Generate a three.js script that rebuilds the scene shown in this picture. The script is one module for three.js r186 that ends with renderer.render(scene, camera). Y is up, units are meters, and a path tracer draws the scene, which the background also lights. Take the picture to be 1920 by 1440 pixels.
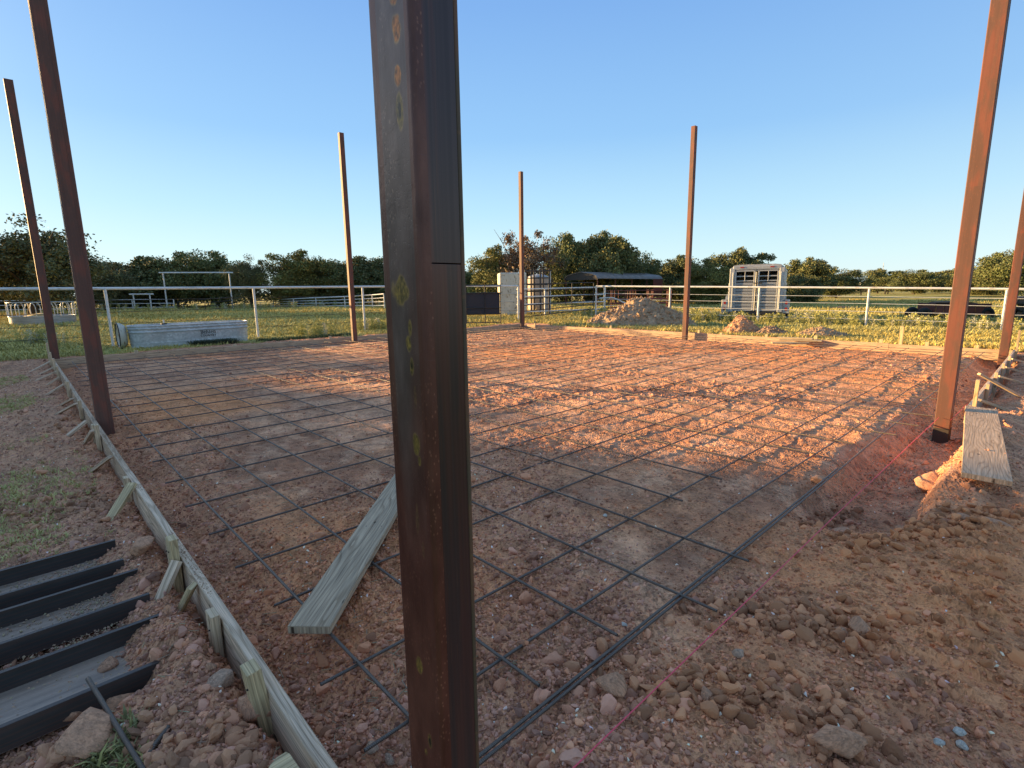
import * as THREE from 'three';
import { mergeGeometries } from 'three/addons/utils/BufferGeometryUtils.js';
import { RoundedBoxGeometry } from 'three/addons/geometries/RoundedBoxGeometry.js';
import { FontLoader } from 'three/addons/loaders/FontLoader.js';
import { TextGeometry } from 'three/addons/geometries/TextGeometry.js';

// ---------------------------------------------------------------- camera, sky, sun, exposure
const scene = new THREE.Scene();
const smooth = (a, b, x) => { const t = Math.min(1, Math.max(0, (x - a) / (b - a))); return t * t * (3 - 2 * t); };
const EYE = 1.45, PITCH = -10.2 * Math.PI / 180, ROLL = -0.8 * Math.PI / 180, FOCAL = 975;   // FOCAL for a picture 1920 wide
const camera = new THREE.PerspectiveCamera(2 * Math.atan(720 / FOCAL) * 180 / Math.PI, 4 / 3, 0.05, 4000);
camera.position.set(0, EYE, 0); camera.rotation.order = 'YXZ'; camera.rotation.set(PITCH, 0, ROLL);
const renderer = new THREE.WebGLRenderer({ antialias: true });
renderer.toneMapping = THREE.LinearToneMapping;
const EXPOSURE = 3.4;
renderer.toneMappingExposure = EXPOSURE;
renderer.shadowMap.enabled = true;
const SUN_AZ = -70 * Math.PI / 180, SUN_EL = 10.5 * Math.PI / 180;
const SUN_H = new THREE.Vector3(Math.sin(SUN_AZ), 0, -Math.cos(SUN_AZ));            // towards the sun along the ground
const SUN_N = new THREE.Vector3(-SUN_H.z, 0, SUN_H.x);                               // across the sun, growing away from the camera
const SUN_D = SUN_H.clone().multiplyScalar(Math.cos(SUN_EL)).setY(Math.sin(SUN_EL));
const sun = new THREE.DirectionalLight(new THREE.Color().setRGB(1, 0.645, 0.27), 5);
sun.position.copy(SUN_D).multiplyScalar(120); sun.castShadow = true; sun.shadow.radius = 2;
sun.shadow.mapSize.set(4096, 4096);
Object.assign(sun.shadow.camera, { left: -70, right: 70, top: 70, bottom: -70, near: 1, far: 320 });
scene.add(sun, sun.target);
{
  const w = 1024, h = 512, d = new Float32Array(w * h * 4), dir = new THREE.Vector3();
  const stops = [[-90, .10, .085, .07], [-2, .16, .14, .12], [0, .66, .78, .77], [3, .57, .77, .80], [8, .41, .655, .815], [15, .255, .485, .775], [26, .175, .36, .695], [45, .215, .37, .64], [90, .28, .40, .60]];
  for (let j = 0; j < h; j++) {
    const el = (j + .5) / h * 180 - 90;
    let k = 0; while (k < stops.length - 2 && el > stops[k + 1][0]) k++;
    const A = stops[k], B = stops[k + 1], f = Math.min(1, Math.max(0, (el - A[0]) / (B[0] - A[0])));
    for (let i = 0; i < w; i++) {
      const az = ((i + .5) / w - .5) * Math.PI * 2, ce = Math.cos(el * Math.PI / 180);
      dir.set(Math.cos(az) * ce, Math.sin(el * Math.PI / 180), Math.sin(az) * ce);
      const ang = Math.acos(Math.min(1, Math.max(-1, dir.dot(SUN_D)))) * 180 / Math.PI;
      const glow = el > -1 ? 10 * Math.exp(-ang / 5.5) + .12 * Math.exp(-ang / 24) + .08 * Math.exp(-Math.abs(el) / 7) * Math.exp(-ang / 50) : 0;
      const anti = el > -1 ? .2 * smooth(80, 165, ang) * Math.exp(-Math.max(0, el) / 22) : 0;
      const o = (j * w + i) * 4, side = el > 0 ? 1 - .12 * (1 - Math.cos(ang * Math.PI / 180)) * .5 : 1;
      for (let c = 0; c < 3; c++) d[o + c] = (A[c + 1] + (B[c + 1] - A[c + 1]) * f) * side * 1.3 / EXPOSURE + (glow * [1.0, .86, .62][c] + anti * [1.0, .8, .7][c]) / EXPOSURE;
      d[o + 3] = 1;
    }
  }
  const sky = new THREE.DataTexture(d, w, h, THREE.RGBAFormat, THREE.FloatType);
  sky.mapping = THREE.EquirectangularReflectionMapping; sky.magFilter = sky.minFilter = THREE.LinearFilter; sky.needsUpdate = true;
  scene.background = sky; scene.environment = sky;
}

// ---------------------------------------------------------------- helpers
const TAU = Math.PI * 2, sin = Math.sin, cos = Math.cos, clamp = (x, a, b) => Math.min(b, Math.max(a, x));
const lerp = (a, b, t) => a + (b - a) * t;
function rng(seed) { let s = seed >>> 0; return () => { s = (s + 0x6D2B79F5) | 0; let t = Math.imul(s ^ (s >>> 15), 1 | s); t = (t + Math.imul(t ^ (t >>> 7), 61 | t)) ^ t; return ((t ^ (t >>> 14)) >>> 0) / 4294967296; }; }
const hash = (x, y, s = 0) => { let h = Math.imul(x | 0, 374761393) ^ Math.imul(y | 0, 668265263) ^ Math.imul(s | 0, 2147483647 - 977); h = Math.imul(h ^ (h >>> 13), 1274126177); return ((h ^ (h >>> 16)) >>> 0) / 4294967296; };
const md = (a, n) => n ? ((a % n) + n) % n : a;
function vnoise(x, y, s = 0, per = 0, pery = per) {
  const xi = Math.floor(x), yi = Math.floor(y), fx = x - xi, fy = y - yi, u = fx * fx * (3 - 2 * fx), v = fy * fy * (3 - 2 * fy);
  const a = hash(md(xi, per), md(yi, pery), s), b = hash(md(xi + 1, per), md(yi, pery), s), c = hash(md(xi, per), md(yi + 1, pery), s), d = hash(md(xi + 1, per), md(yi + 1, pery), s);
  return a + (b - a) * u + (c - a) * v + (a - b - c + d) * u * v;
}
function fbm(x, y, o = 4, s = 0, per = 0) { let a = .5, t = 0, n = 0; for (let i = 0; i < o; i++) { t += a * vnoise(x, y, s + i, per); n += a; a *= .5; x *= 2; y *= 2; per *= 2; } return t / n; }
function worley(x, y, s, per) {
  const xi = Math.floor(x), yi = Math.floor(y); let d1 = 9, d2 = 9, id = 0;
  for (let j = -1; j < 2; j++) for (let i = -1; i < 2; i++) {
    const a = md(xi + i, per), b = md(yi + j, per), px = xi + i + hash(a, b, s), py = yi + j + hash(a, b, s + 7), d = (px - x) ** 2 + (py - y) ** 2;
    if (d < d1) { d2 = d1; d1 = d; id = hash(a, b, s + 13); } else if (d < d2) d2 = d;
  }
  return [Math.sqrt(d1), Math.sqrt(d2), id];
}
function dataTex(w, h, fn, srgb = true, rep = true) {          // fn(x 0..1, y 0..1) -> [r, g, b] 0..1 (as seen, sRGB) or a number
  const d = new Uint8Array(w * h * 4);
  for (let j = 0; j < h; j++) for (let i = 0; i < w; i++) { const v = fn((i + .5) / w, (j + .5) / h), o = (j * w + i) * 4; for (let c = 0; c < 3; c++) d[o + c] = clamp(Array.isArray(v) ? v[c] : v, 0, 1) * 255; d[o + 3] = 255; }
  const t = new THREE.DataTexture(d, w, h); t.magFilter = THREE.LinearFilter; t.minFilter = THREE.LinearMipmapLinearFilter; t.generateMipmaps = true;
  t.wrapS = t.wrapT = rep ? THREE.RepeatWrapping : THREE.ClampToEdgeWrapping; if (srgb) t.colorSpace = THREE.SRGBColorSpace; t.needsUpdate = true; return t;
}
function scaled(t, rx, ry = rx) { const c = t.clone(); c.repeat.set(rx, ry); c.needsUpdate = true; return c; }
const lin = (r, g, b) => new THREE.Color().setRGB(r, g, b);
const mat = (r, g, b, o = {}) => new THREE.MeshStandardMaterial({ color: lin(r, g, b), roughness: .85, ...o });

const used = {};
function numbered(n) { const k = used[n] = (used[n] ?? -1) + 1; return k ? `${n}_${String(k).padStart(3, '0')}` : n; }
function tag(o, label, category, group, kind) { if (label) o.userData.label = label; if (category) o.userData.category = category; if (group) o.userData.group = group; if (kind) o.userData.kind = kind; return o; }
function shade(o) { o.castShadow = o.receiveShadow = true; return o; }
function thing(name, pos, turn, label, category, group) { const g = new THREE.Group(); g.name = numbered(name); g.position.copy(pos); g.rotation.y = turn; tag(g, label, category, group); scene.add(g); return g; }
function part(name, geo, m, parent) { const o = shade(new THREE.Mesh(geo, m)); o.name = name; parent.add(o); return o; }
function single(name, geo, m, label, category, group) { const o = shade(new THREE.Mesh(geo, m)); o.name = numbered(name); tag(o, label, category, group); scene.add(o); return o; }
function structure(name, geo, m, label) { const o = shade(new THREE.Mesh(geo, m)); o.name = name; o.userData.kind = 'structure'; if (label) o.userData.label = label; scene.add(o); return o; }

// the slab's own axes: p runs from the near corner to the left, q to the right
const TURN = 43.4 * Math.PI / 180;
const D1 = new THREE.Vector3(-sin(TURN), 0, -cos(TURN)), D2 = new THREE.Vector3(cos(TURN), 0, -sin(TURN));
const S = (p, q, y = 0) => new THREE.Vector3(0, y, 0).addScaledVector(D1, p).addScaledVector(D2, q);
const toPQ = (x, z) => [x * D1.x + z * D1.z, x * D2.x + z * D2.z];
// the place on the level plane y = h that was surveyed at (px, py) of the 1920 x 1440 photograph
const BASIS = (() => { camera.updateMatrixWorld(); return new THREE.Matrix3().setFromMatrix4(camera.matrixWorld); })();
const rayOf = (px, py) => new THREE.Vector3((px - 960) / FOCAL, (720 - py) / FOCAL, -1).applyMatrix3(BASIS);
const at = (px, py, h = 0) => { const r = rayOf(px, py), t = (h - EYE) / r.y; return new THREE.Vector3(r.x * t, h, r.z * t); };
const away = (px, depth, py = 720) => { const r = rayOf(px, py); const k = depth / -r.z; return new THREE.Vector3(r.x * k, 0, r.z * k); };   // a plan position: direction and depth

const ordinal = ['nearest', 'second', 'third', 'fourth', 'fifth', 'sixth', 'seventh', 'eighth', 'ninth', 'tenth', 'eleventh', 'twelfth', 'thirteenth', 'fourteenth', 'fifteenth', 'sixteenth', 'seventeenth', 'eighteenth', 'nineteenth', 'twentieth', 'twenty-first', 'twenty-second', 'twenty-third', 'twenty-fourth', 'twenty-fifth', 'twenty-sixth', 'twenty-seventh'];

// boxes whose uv runs in metres, u along the longest side
function plankGeo(lx, ly, lz, r = .003, seed = 1) {
  const g = new RoundedBoxGeometry(lx, ly, lz, 1, Math.min(r, lx * .3, ly * .3, lz * .3)), P = g.attributes.position, N = g.attributes.normal, uv = g.attributes.uv;
  const L = lx >= ly && lx >= lz ? 0 : ly >= lz ? 1 : 2, R = rng(seed * 7919 + 3), ou = R() * 7, ov = R() * 3;
  for (let i = 0; i < P.count; i++) {
    const c = [P.getX(i), P.getY(i), P.getZ(i)], n = [Math.abs(N.getX(i)), Math.abs(N.getY(i)), Math.abs(N.getZ(i))];
    const a = n[0] > n[1] && n[0] > n[2] ? 0 : n[1] > n[2] ? 1 : 2;
    if (a === L) { const o = [0, 1, 2].filter(k => k !== L); uv.setXY(i, c[o[0]] * .3 + ou, c[o[1]] + ov); }
    else { const o = 3 - L - a; uv.setXY(i, c[L] + ou, c[o] + ov + a * .41); }
  }
  return g;
}
// a closed plan outline [[x, z], ...] run up from y0 to y1, uv = metres round the outline and up
function prismGeo(pts, y0, y1, caps = true, steps = 1) {
  const pos = [], uv = [], idx = [], n = pts.length; let s = 0; const len = [0];
  for (let i = 0; i < n; i++) { const a = pts[i], b = pts[(i + 1) % n]; s += Math.hypot(b[0] - a[0], b[1] - a[1]); len.push(s); }
  for (let i = 0; i < n; i++) {
    const a = pts[i], b = pts[(i + 1) % n];
    for (let k = 0; k < steps; k++) {
      const ya = lerp(y0, y1, k / steps), yb = lerp(y0, y1, (k + 1) / steps), o = pos.length / 3;
      pos.push(a[0], ya, a[1], b[0], ya, b[1], b[0], yb, b[1], a[0], yb, a[1]); uv.push(len[i], ya, len[i + 1], ya, len[i + 1], yb, len[i], yb);
      idx.push(o, o + 2, o + 1, o, o + 3, o + 2);
    }
  }
  if (caps) for (const [y, up] of [[y0, 0], [y1, 1]]) {
    const tris = THREE.ShapeUtils.triangulateShape(pts.map(p => new THREE.Vector2(p[0], p[1])), []), o = pos.length / 3;
    for (const p of pts) { pos.push(p[0], y, p[1]); uv.push(p[0], p[1]); }
    for (const t of tris) up ? idx.push(o + t[0], o + t[2], o + t[1]) : idx.push(o + t[0], o + t[1], o + t[2]);
  }
  const g = new THREE.BufferGeometry(); g.setAttribute('position', new THREE.Float32BufferAttribute(pos, 3)); g.setAttribute('uv', new THREE.Float32BufferAttribute(uv, 2)); g.setIndex(idx);
  const f = g.toNonIndexed(); f.computeVertexNormals(); return f;
}
function roundRect(w, d, r, k = 3) { const o = []; for (const [sx, sz, a0] of [[1, 1, 0], [-1, 1, 90], [-1, -1, 180], [1, -1, 270]]) for (let i = 0; i <= k; i++) { const a = (a0 + 90 * i / k) * Math.PI / 180; o.push([sx * (w / 2 - r) + r * cos(a), sz * (d / 2 - r) + r * sin(a)]); } return o; }
function tube(points, r, seg = 24, rad = 6, closed = false) { return new THREE.TubeGeometry(new THREE.CatmullRomCurve3(points, closed, 'catmullrom', .2), seg, r, rad, closed); }
function bar(a, b, r, rad = 8) {      // straight round bar with end caps
  const d = b.clone().sub(a), g = new THREE.CylinderGeometry(r, r, d.length(), rad, 1); g.applyQuaternion(new THREE.Quaternion().setFromUnitVectors(new THREE.Vector3(0, 1, 0), d.clone().normalize())); g.translate((a.x + b.x) / 2, (a.y + b.y) / 2, (a.z + b.z) / 2); return g;
}
const V = (x, y, z) => new THREE.Vector3(x, y, z);
const box = (w, h, d, x = 0, y = 0, z = 0, r = .006) => { const g = new RoundedBoxGeometry(w, h, d, 1, Math.min(r, w * .25, h * .25, d * .25)); g.translate(x, y, z); return g; };
const plain = g => { const f = g.index ? g.toNonIndexed() : g; for (const k of Object.keys(f.attributes)) if (!['position', 'normal', 'uv'].includes(k)) f.deleteAttribute(k); return f; };
const merge = a => mergeGeometries(a.map(plain));
function lumpGeo(seed, detail = 3, rough = .28, flat = .75) {        // a clod of earth or a stone, about 1 across
  const g = new THREE.IcosahedronGeometry(.5, detail), P = g.attributes.position, v = V(0, 0, 0), o = seed * 13.7;
  const R = rng(seed * 91 + 5), cuts = []; for (let i = 0; i < 11; i++) { const n = V(R() - .5, R() - .5, R() - .5).normalize(); cuts.push([n, .21 + R() * .17]); }
  for (let i = 0; i < P.count; i++) {
    v.fromBufferAttribute(P, i); const n = v.clone().normalize();
    let r = .5 * (1 + rough * (fbm(n.x * 1.7 + o, n.y * 1.7 + n.z * 1.3 + o, 3, seed) - .5) * 2 + rough * .45 * (fbm(n.x * 6 + o, n.z * 6 + n.y * 5, 2, seed + 3) - .5) * 2);
    for (const [c, d] of cuts) { const t = n.dot(c) * r; if (t > d) r *= lerp(1, d / t, .88); }
    v.copy(n).multiplyScalar(r); v.y *= flat; P.setXYZ(i, v.x, v.y, v.z);
  }
  const uv = []; for (let i = 0; i < P.count; i++) uv.push(P.getX(i) + P.getY(i) * .5, P.getZ(i) + P.getY(i) * .7); g.setAttribute('uv', new THREE.Float32BufferAttribute(uv, 2));
  g.computeVertexNormals(); return g;
}
function smoothLump(...a) { const g = lumpGeo(...a), P = g.attributes.position, m = new Map(), N = g.attributes.normal; for (let i = 0; i < P.count; i++) { const k = `${P.getX(i).toFixed(4)},${P.getY(i).toFixed(4)},${P.getZ(i).toFixed(4)}`; const s = m.get(k) ?? m.set(k, V(0, 0, 0)).get(k); s.x += N.getX(i); s.y += N.getY(i); s.z += N.getZ(i); } const v = V(0, 0, 0); for (let i = 0; i < P.count; i++) { const s = m.get(`${P.getX(i).toFixed(4)},${P.getY(i).toFixed(4)},${P.getZ(i).toFixed(4)}`); v.copy(s).normalize(); N.setXYZ(i, v.x, v.y, v.z); } return g; }

// ---------------------------------------------------------------- textures and materials
const dirtH = new Float32Array(1024 * 1024);
for (let j = 0; j < 1024; j++) for (let i = 0; i < 1024; i++) {
  const x = i / 1024, y = j / 1024, wx = x + .012 * (fbm(x * 9, y * 9, 2, 31, 9) - .5), wy = y + .012 * (fbm(x * 9 + 4.5, y * 9, 2, 37, 9) - .5);
  const a = worley(wx * 26, wy * 26, 3, 26), b = worley(wx * 64, wy * 64, 5, 64), c = worley(wx * 150, wy * 150, 8, 150);
  const ma = smooth(.55, .75, fbm(x * 8, y * 8, 3, 41, 8)), mb = smooth(.38, .6, fbm(x * 14, y * 14, 3, 47, 14));
  dirtH[j * 1024 + i] = .3 * fbm(x * 16, y * 16, 5, 11, 16) + .34 * ma * (1 - smooth(0, .55, a[0])) * (.4 + a[2]) + .3 * mb * (1 - smooth(0, .6, b[0])) * (.3 + b[2]) + .14 * (1 - smooth(0, .7, c[0])) * c[2];
}
const dirtAt = (x, y) => dirtH[(Math.floor(y * 1024) & 1023) * 1024 + (Math.floor(x * 1024) & 1023)];
const dirtBump = dataTex(1024, 1024, (x, y) => dirtAt(x, y) * 1.15, false);
const dirtMap = dataTex(1024, 1024, (x, y) => {
  const n = fbm(x * 30, y * 30, 4, 61, 30), f = hash(x * 1024, y * 1024, 9), w = worley(x * 90, y * 90, 71, 90), m = fbm(x * 7, y * 7, 3, 77, 7);
  let v = .92 + .3 * (n - .5) + .12 * (f - .5) + .2 * (m - .5);
  const st = w[2] > .93 && w[0] < .36 ? 1 : 0;                        // little pale limestone chips
  return [v + st * .22, v * (1 - .05 * (m - .5)) + st * .26, v * (1 - .1 * (m - .5)) + st * .3];
});
const woodH = (x, y) => {
  const wob = .9 * (fbm(x * 3, y * 3, 3, 101, 3) - .5) + .25 * (vnoise(x * 9, y * 5, 103, 9, 5) - .5), ring = y * 9 + wob * 2.6 + 1.2 * sin(TAU * (x * 1)) * sin(TAU * y);
  const e = ring - Math.floor(ring), late = smooth(.55, .95, e) * (1 - smooth(.96, 1, e));
  return [late, vnoise(x * 12, y * 190, 107, 12, 190), fbm(x * 10, y * 24, 3, 109, 0)];
};
const woodMap = dataTex(1024, 512, (x, y) => { const [l, f, s] = woodH(x, y), kn = Math.hypot((x - .37) * 2, (y - .6) * .5), kn2 = Math.hypot((x - .81) * 2, (y - .2) * .5), k = Math.max(1 - smooth(.01, .028, kn), 1 - smooth(.006, .02, kn2)); const v = .86 - .13 * l + .2 * (f - .5) + .3 * (s - .5); return [v * (1 - .5 * k), v * (1 - .55 * k) - .02 * l, v * (1 - .6 * k) - .045 * l]; });
woodMap.repeat.set(.55, 4.2);
const woodBump = dataTex(1024, 512, (x, y) => { const [l, f] = woodH(x, y); return .45 + .2 * l + .4 * (f - .5); }, false);
woodBump.repeat.set(.55, 4.2);
const rustMap = dataTex(512, 1024, (x, y) => {
  const n = fbm(x * 6, y * 12, 5, 201, 0), s = vnoise(x * 60, y * 4, 205, 60, 4), sp = worley(x * 30, y * 60, 207, 30), m = smooth(.45, .7, n);
  const fl = sp[0] < .2 && sp[2] > .75 ? .14 : 0; const v = .84 + .14 * (n - .5) + .08 * (s - .5);
  return [v + .12 * m + fl, v - .02 * m + fl * .5, v - .06 * m];
});
const zincMap = dataTex(256, 256, (x, y) => { const w = worley(x * 22, y * 22, 221, 22), n = fbm(x * 4, y * 4, 4, 223, 4); const v = .82 + .13 * (w[2] - .5) + .24 * (n - .5); return [v, v, v * 1.01]; });
const paintMap = dataTex(256, 256, (x, y) => { const n = fbm(x * 6, y * 6, 4, 231, 6), d = smooth(.62, .78, fbm(x * 20, y * 20, 3, 233, 20)); const v = .9 + .14 * (n - .5) - .22 * d; return [v, v * (1 - .06 * d), v * (1 - .14 * d)]; });
const grassMap = dataTex(1024, 1024, (x, y) => { const n = fbm(x * 40, y * 40, 4, 241, 40), m = fbm(x * 6, y * 6, 4, 243, 6), f = hash(x * 1024, y * 1024, 3); const v = .82 + .44 * (n - .5) + .16 * (f - .5), t = smooth(.3, .7, m); return [v * lerp(.86, 1.08, t), v * lerp(.96, 1, t), v * lerp(.9, .8, t)]; });
const grassBump = dataTex(512, 512, (x, y) => fbm(x * 60, y * 60, 4, 251, 60), false);

const M = {
  dirt: new THREE.MeshStandardMaterial({ color: 0xffffff, vertexColors: true, map: dirtMap, bumpMap: dirtBump, bumpScale: .06, roughness: .97 }),
  clod: new THREE.MeshStandardMaterial({ color: 0xffffff, map: scaled(dirtMap, 1.6), bumpMap: scaled(dirtBump, 1.6), bumpScale: .006, roughness: .97 }),
  field: new THREE.MeshStandardMaterial({ color: 0xffffff, vertexColors: true, map: grassMap, bumpMap: grassBump, bumpScale: .05, roughness: 1 }),
  rebar: mat(.15, .12, .10, { roughness: .42, metalness: .6 }),
  primer: mat(.165, .072, .048, { map: scaled(rustMap, 3, .4), roughness: .68, metalness: 0 }),
  millBrown: mat(.118, .052, .034, { map: rustMap, roughness: .38, metalness: .3 }),
  millPlate: mat(.10, .062, .055, { map: scaled(rustMap, .5, .25), roughness: .3, metalness: .4 }),
  lipRust: mat(.16, .095, .05, { map: rustMap, roughness: .6 }),
  purlin: mat(.095, .086, .08, { map: scaled(rustMap, 1.3), roughness: .5, metalness: .3 }),
  purlinWeb: mat(.42, .31, .235, { map: scaled(dirtMap, .8), roughness: .7, metalness: .1 }),
  form: mat(.66, .46, .30, { map: woodMap, bumpMap: woodBump, bumpScale: .0016, roughness: .85 }),
  formGrey: mat(.82, .60, .41, { map: woodMap, bumpMap: woodBump, bumpScale: .0016, roughness: .85 }),
  stake: mat(.78, .57, .36, { map: woodMap, bumpMap: woodBump, bumpScale: .0016, roughness: .8 }),
  plankGrey: mat(.58, .425, .275, { map: woodMap, bumpMap: woodBump, bumpScale: .002, roughness: .85 }),
  fresh: mat(.76, .57, .31, { map: woodMap, bumpMap: woodBump, bumpScale: .0015, roughness: .8 }),
  white: mat(.80, .81, .79, { map: paintMap, roughness: .5 }),
  cable: mat(.34, .34, .33, { roughness: .5, metalness: .5 }),
  zinc: mat(.74, .76, .73, { map: zincMap, roughness: .45, metalness: .2 }),
  zincDull: mat(.52, .52, .50, { map: zincMap, roughness: .5, metalness: .4 }),
  alu: mat(.62, .62, .60, { map: zincMap, roughness: .45, metalness: .35 }),
  black: mat(.012, .012, .013, { roughness: .6 }),
  blackSheet: mat(.022, .023, .03, { roughness: .7 }),
  darkSteel: mat(.05, .045, .042, { roughness: .55, metalness: .4 }),
  redPipe: mat(.16, .045, .032, { map: rustMap, roughness: .6 }),
  cream: mat(.66, .63, .52, { map: paintMap, roughness: .6 }),
  shedRoof: mat(.29, .25, .22, { map: zincMap, roughness: .5, metalness: .3 }),
  totePlastic: mat(.30, .25, .21, { roughness: .6 }),
  rubber: mat(.018, .018, .018, { roughness: .9 }),
  redLens: mat(.3, .02, .015, { roughness: .25 }),
  straw: mat(.34, .25, .11, { roughness: 1 }),
  water: new THREE.MeshPhysicalMaterial({ color: lin(.05, .07, .07), roughness: .05, metalness: 0 }),
  string: mat(.72, .09, .13, { roughness: .8 }),
  bark: mat(.085, .066, .05, { roughness: 1 }),
};

// ---------------------------------------------------------------- ground
const bump = (x, a, b, c, d) => smooth(a, b, x) * (1 - smooth(c, d, x));
function fieldBase(x, z) {
  const [p, q] = toPQ(x, z), r = Math.hypot(x, z);
  let y = .04 - .015 * clamp(x - 3, 0, 18) * smooth(6, 16, -z);
  y -= .16 * (1 - smooth(-.5, 3, q)) * (1 - smooth(13, 17, p)); y -= .08 * (1 - smooth(-1, 1.5, p)) * (1 - smooth(13, 18, q));
  y += .12 * (fbm(x * .12 + 40, z * .12, 3, 301) - .5) * smooth(14, 30, r) + .9 * (fbm(x * .013 + 9, z * .013, 3, 303) - .5) * smooth(60, 200, r);
  return y;
}
const trench = q => smooth(3.3, 4.0, q);
function dirtY(p, q, x, z, fine = true) {
  const inside = bump(p, .45, .75, 15.5, 15.8) * bump(q, .42, .56, 15.3, 15.6);
  let pad = -.028 + .035 * (fbm(x * .5, z * .5, 2, 311) - .5);
  pad -= .125 * (1 - smooth(.62, 1.02, q + .12 * (fbm(p * 1.4, 3, 2, 5) - .5))) * smooth(1.2, 1.8, p);                      // trench along the left form
  pad -= .14 * smooth(14.2, 15.0, p) + .14 * smooth(13.9, 14.7, q);
  const w = .16 * (fbm(q * 1.3, 7, 2, 9) - .5);
  pad -= .21 * (1 - smooth(.92, 1.24, p + w)) * trench(q);                                                                // trench on the right
  pad -= .16 * bump(p, .3, .8, 1.15, 1.6) * bump(q, .1, .5, .8, 1.25);                                                    // hole round the near post
  let out = fieldBase(x, z);
  const left = 1 - smooth(.3, .56, q);
  if (q < .56 && p < 16) {                                                                                                 // loose soil heaped outside the left form
    const berm = bump(q, -.5, .25, .42, .56);
    out = lerp(out, -.175 + .075 * berm * (.6 + .9 * fbm(p * 1.1, q * 2, 2, 321)) + .07 * bump(q, -.2, .2, .36, .46) * bump(p, .9, 1.6, 2.5, 3.1) + .05 * (fbm(x * 1.1, z * 1.1, 3, 323) - .5), bump(p, -3, -1, 15, 16.2));
  } else if (p < .75) {                                                                                                    // and outside the right one
    const m = bump(q, 3.9, 5.0, 7.2, 8.4), m2 = bump(q, 8.2, 9.5, 15, 17);
    let o = -.03 + .05 * (fbm(x * .9, z * .9, 3, 331) - .5) + .12 * m * bump(p + .05 * sin(q * 5), .05, .33, .40, .62) + .06 * m * (1 - smooth(.1, .4, p)) * smooth(-1.6, -.2, p) + m2 * (.14 * bump(p, -2.2, -.7, -.5, .3) - .07 * smooth(.2, .5, p));
    o -= .21 * smooth(.44, .62, p + w) * trench(q) * (q < 15.4 ? 1 : 0);
    out = o;
    if (q < 3.9) out = lerp(-.02 + .05 * (fbm(x * .9, z * .9, 3, 331) - .5), o, smooth(3.0, 3.9, q));
  }
  let y = p < .75 && q > .56 ? out : lerp(out, pad, inside);
  const bed = bump(p, 2.2, 2.36, 3.94, 4.1) * (1 - smooth(.12, .34, q));      // where the steel channels lie
  y = lerp(y, -.165, bed) + .03 * bump(q, .04, .26, .36, .46) * bump(p, 2.0, 2.4, 3.8, 4.1) * (.5 + fbm(p * 4, q * 5, 2, 327));
  if (fine) {
    const loose = looseness(p, q) * (1 - .8 * bed);
    const a = fbm(x * 3.1, z * 3.1, 3, 341), b = fbm(x * 9, z * 9, 3, 343), c = worley(x * 11, z * 11, 345, 0), d = worley(x * 26, z * 26, 347, 0);
    y += (.022 + .03 * loose) * (a - .5) + (.012 + .022 * loose) * (b - .5) + (.012 + .03 * loose) * (1 - smooth(0, .6, c[0])) * c[2] + (.007 + .013 * loose) * (1 - smooth(0, .6, d[0])) * d[2];
    if (p < .62 && q > 1.6 && q < 4.6) { const t = p * 4.2 + .5 * sin(q * 2); y += .032 * bump(p, -1.6, -1.3, .2, .4) * bump(q, 1.9, 2.4, 4, 4.6) * smooth(.2, .8, sin(q * 38 + p * 12)) * smooth(-.3, .6, sin(p * 9)); }   // tyre tread prints
  }
  return y;
}
function looseness(p, q) {       // 0 where the clay is rolled flat, 1 where it lies loose
  const x = -p * sin(TURN) + q * cos(TURN), z = -p * cos(TURN) - q * sin(TURN), n = fbm(x * .55 + 3, z * .55, 3, 351);
  let l = smooth(.5, .66, n) * .75;
  l = Math.max(l, 1 - smooth(.75, 1.25, q), (1 - smooth(.85, 1.25, p + .3 * (n - .5))) * (.25 + .7 * smooth(.42, .6, fbm(x * .9 + 1, z * .9, 3, 355))), smooth(14.4, 15, p), smooth(14.2, 15, q) * .8);
  l = Math.max(l, .7 * bump(p, 5.5, 8, 14, 15.5) * bump(q, 5.5, 7.5, 12, 14) * smooth(.4, .6, fbm(x * 1.3, z * 1.3, 2, 353)));
  return clamp(l, 0, 1);
}
function dirtEdge(p, q) {        // > 0 inside the bare ground
  const w = 1.3 * (fbm(p * .6, q * .6, 3, 361) - .5) + .5 * (fbm(p * 2.2, q * 2.2, 2, 363) - .5);
  const e = Math.min(16.5 - p, 16.3 - q, p + 7, q + (p > 9 ? 2.1 : 2.9)) + w;
  return p < 3 && q < .5 ? Math.max(e, 1) : e;
}
const groundY = (x, z, fine = true) => { const [p, q] = toPQ(x, z), e = dirtEdge(p, q), f = fieldBase(x, z); return e > .9 ? dirtY(p, q, x, z, fine) : e < -.1 ? f : lerp(f, dirtY(p, q, x, z, fine), smooth(-.1, .9, e)); };
const gy = v => groundY(v.x, v.z);
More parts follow.
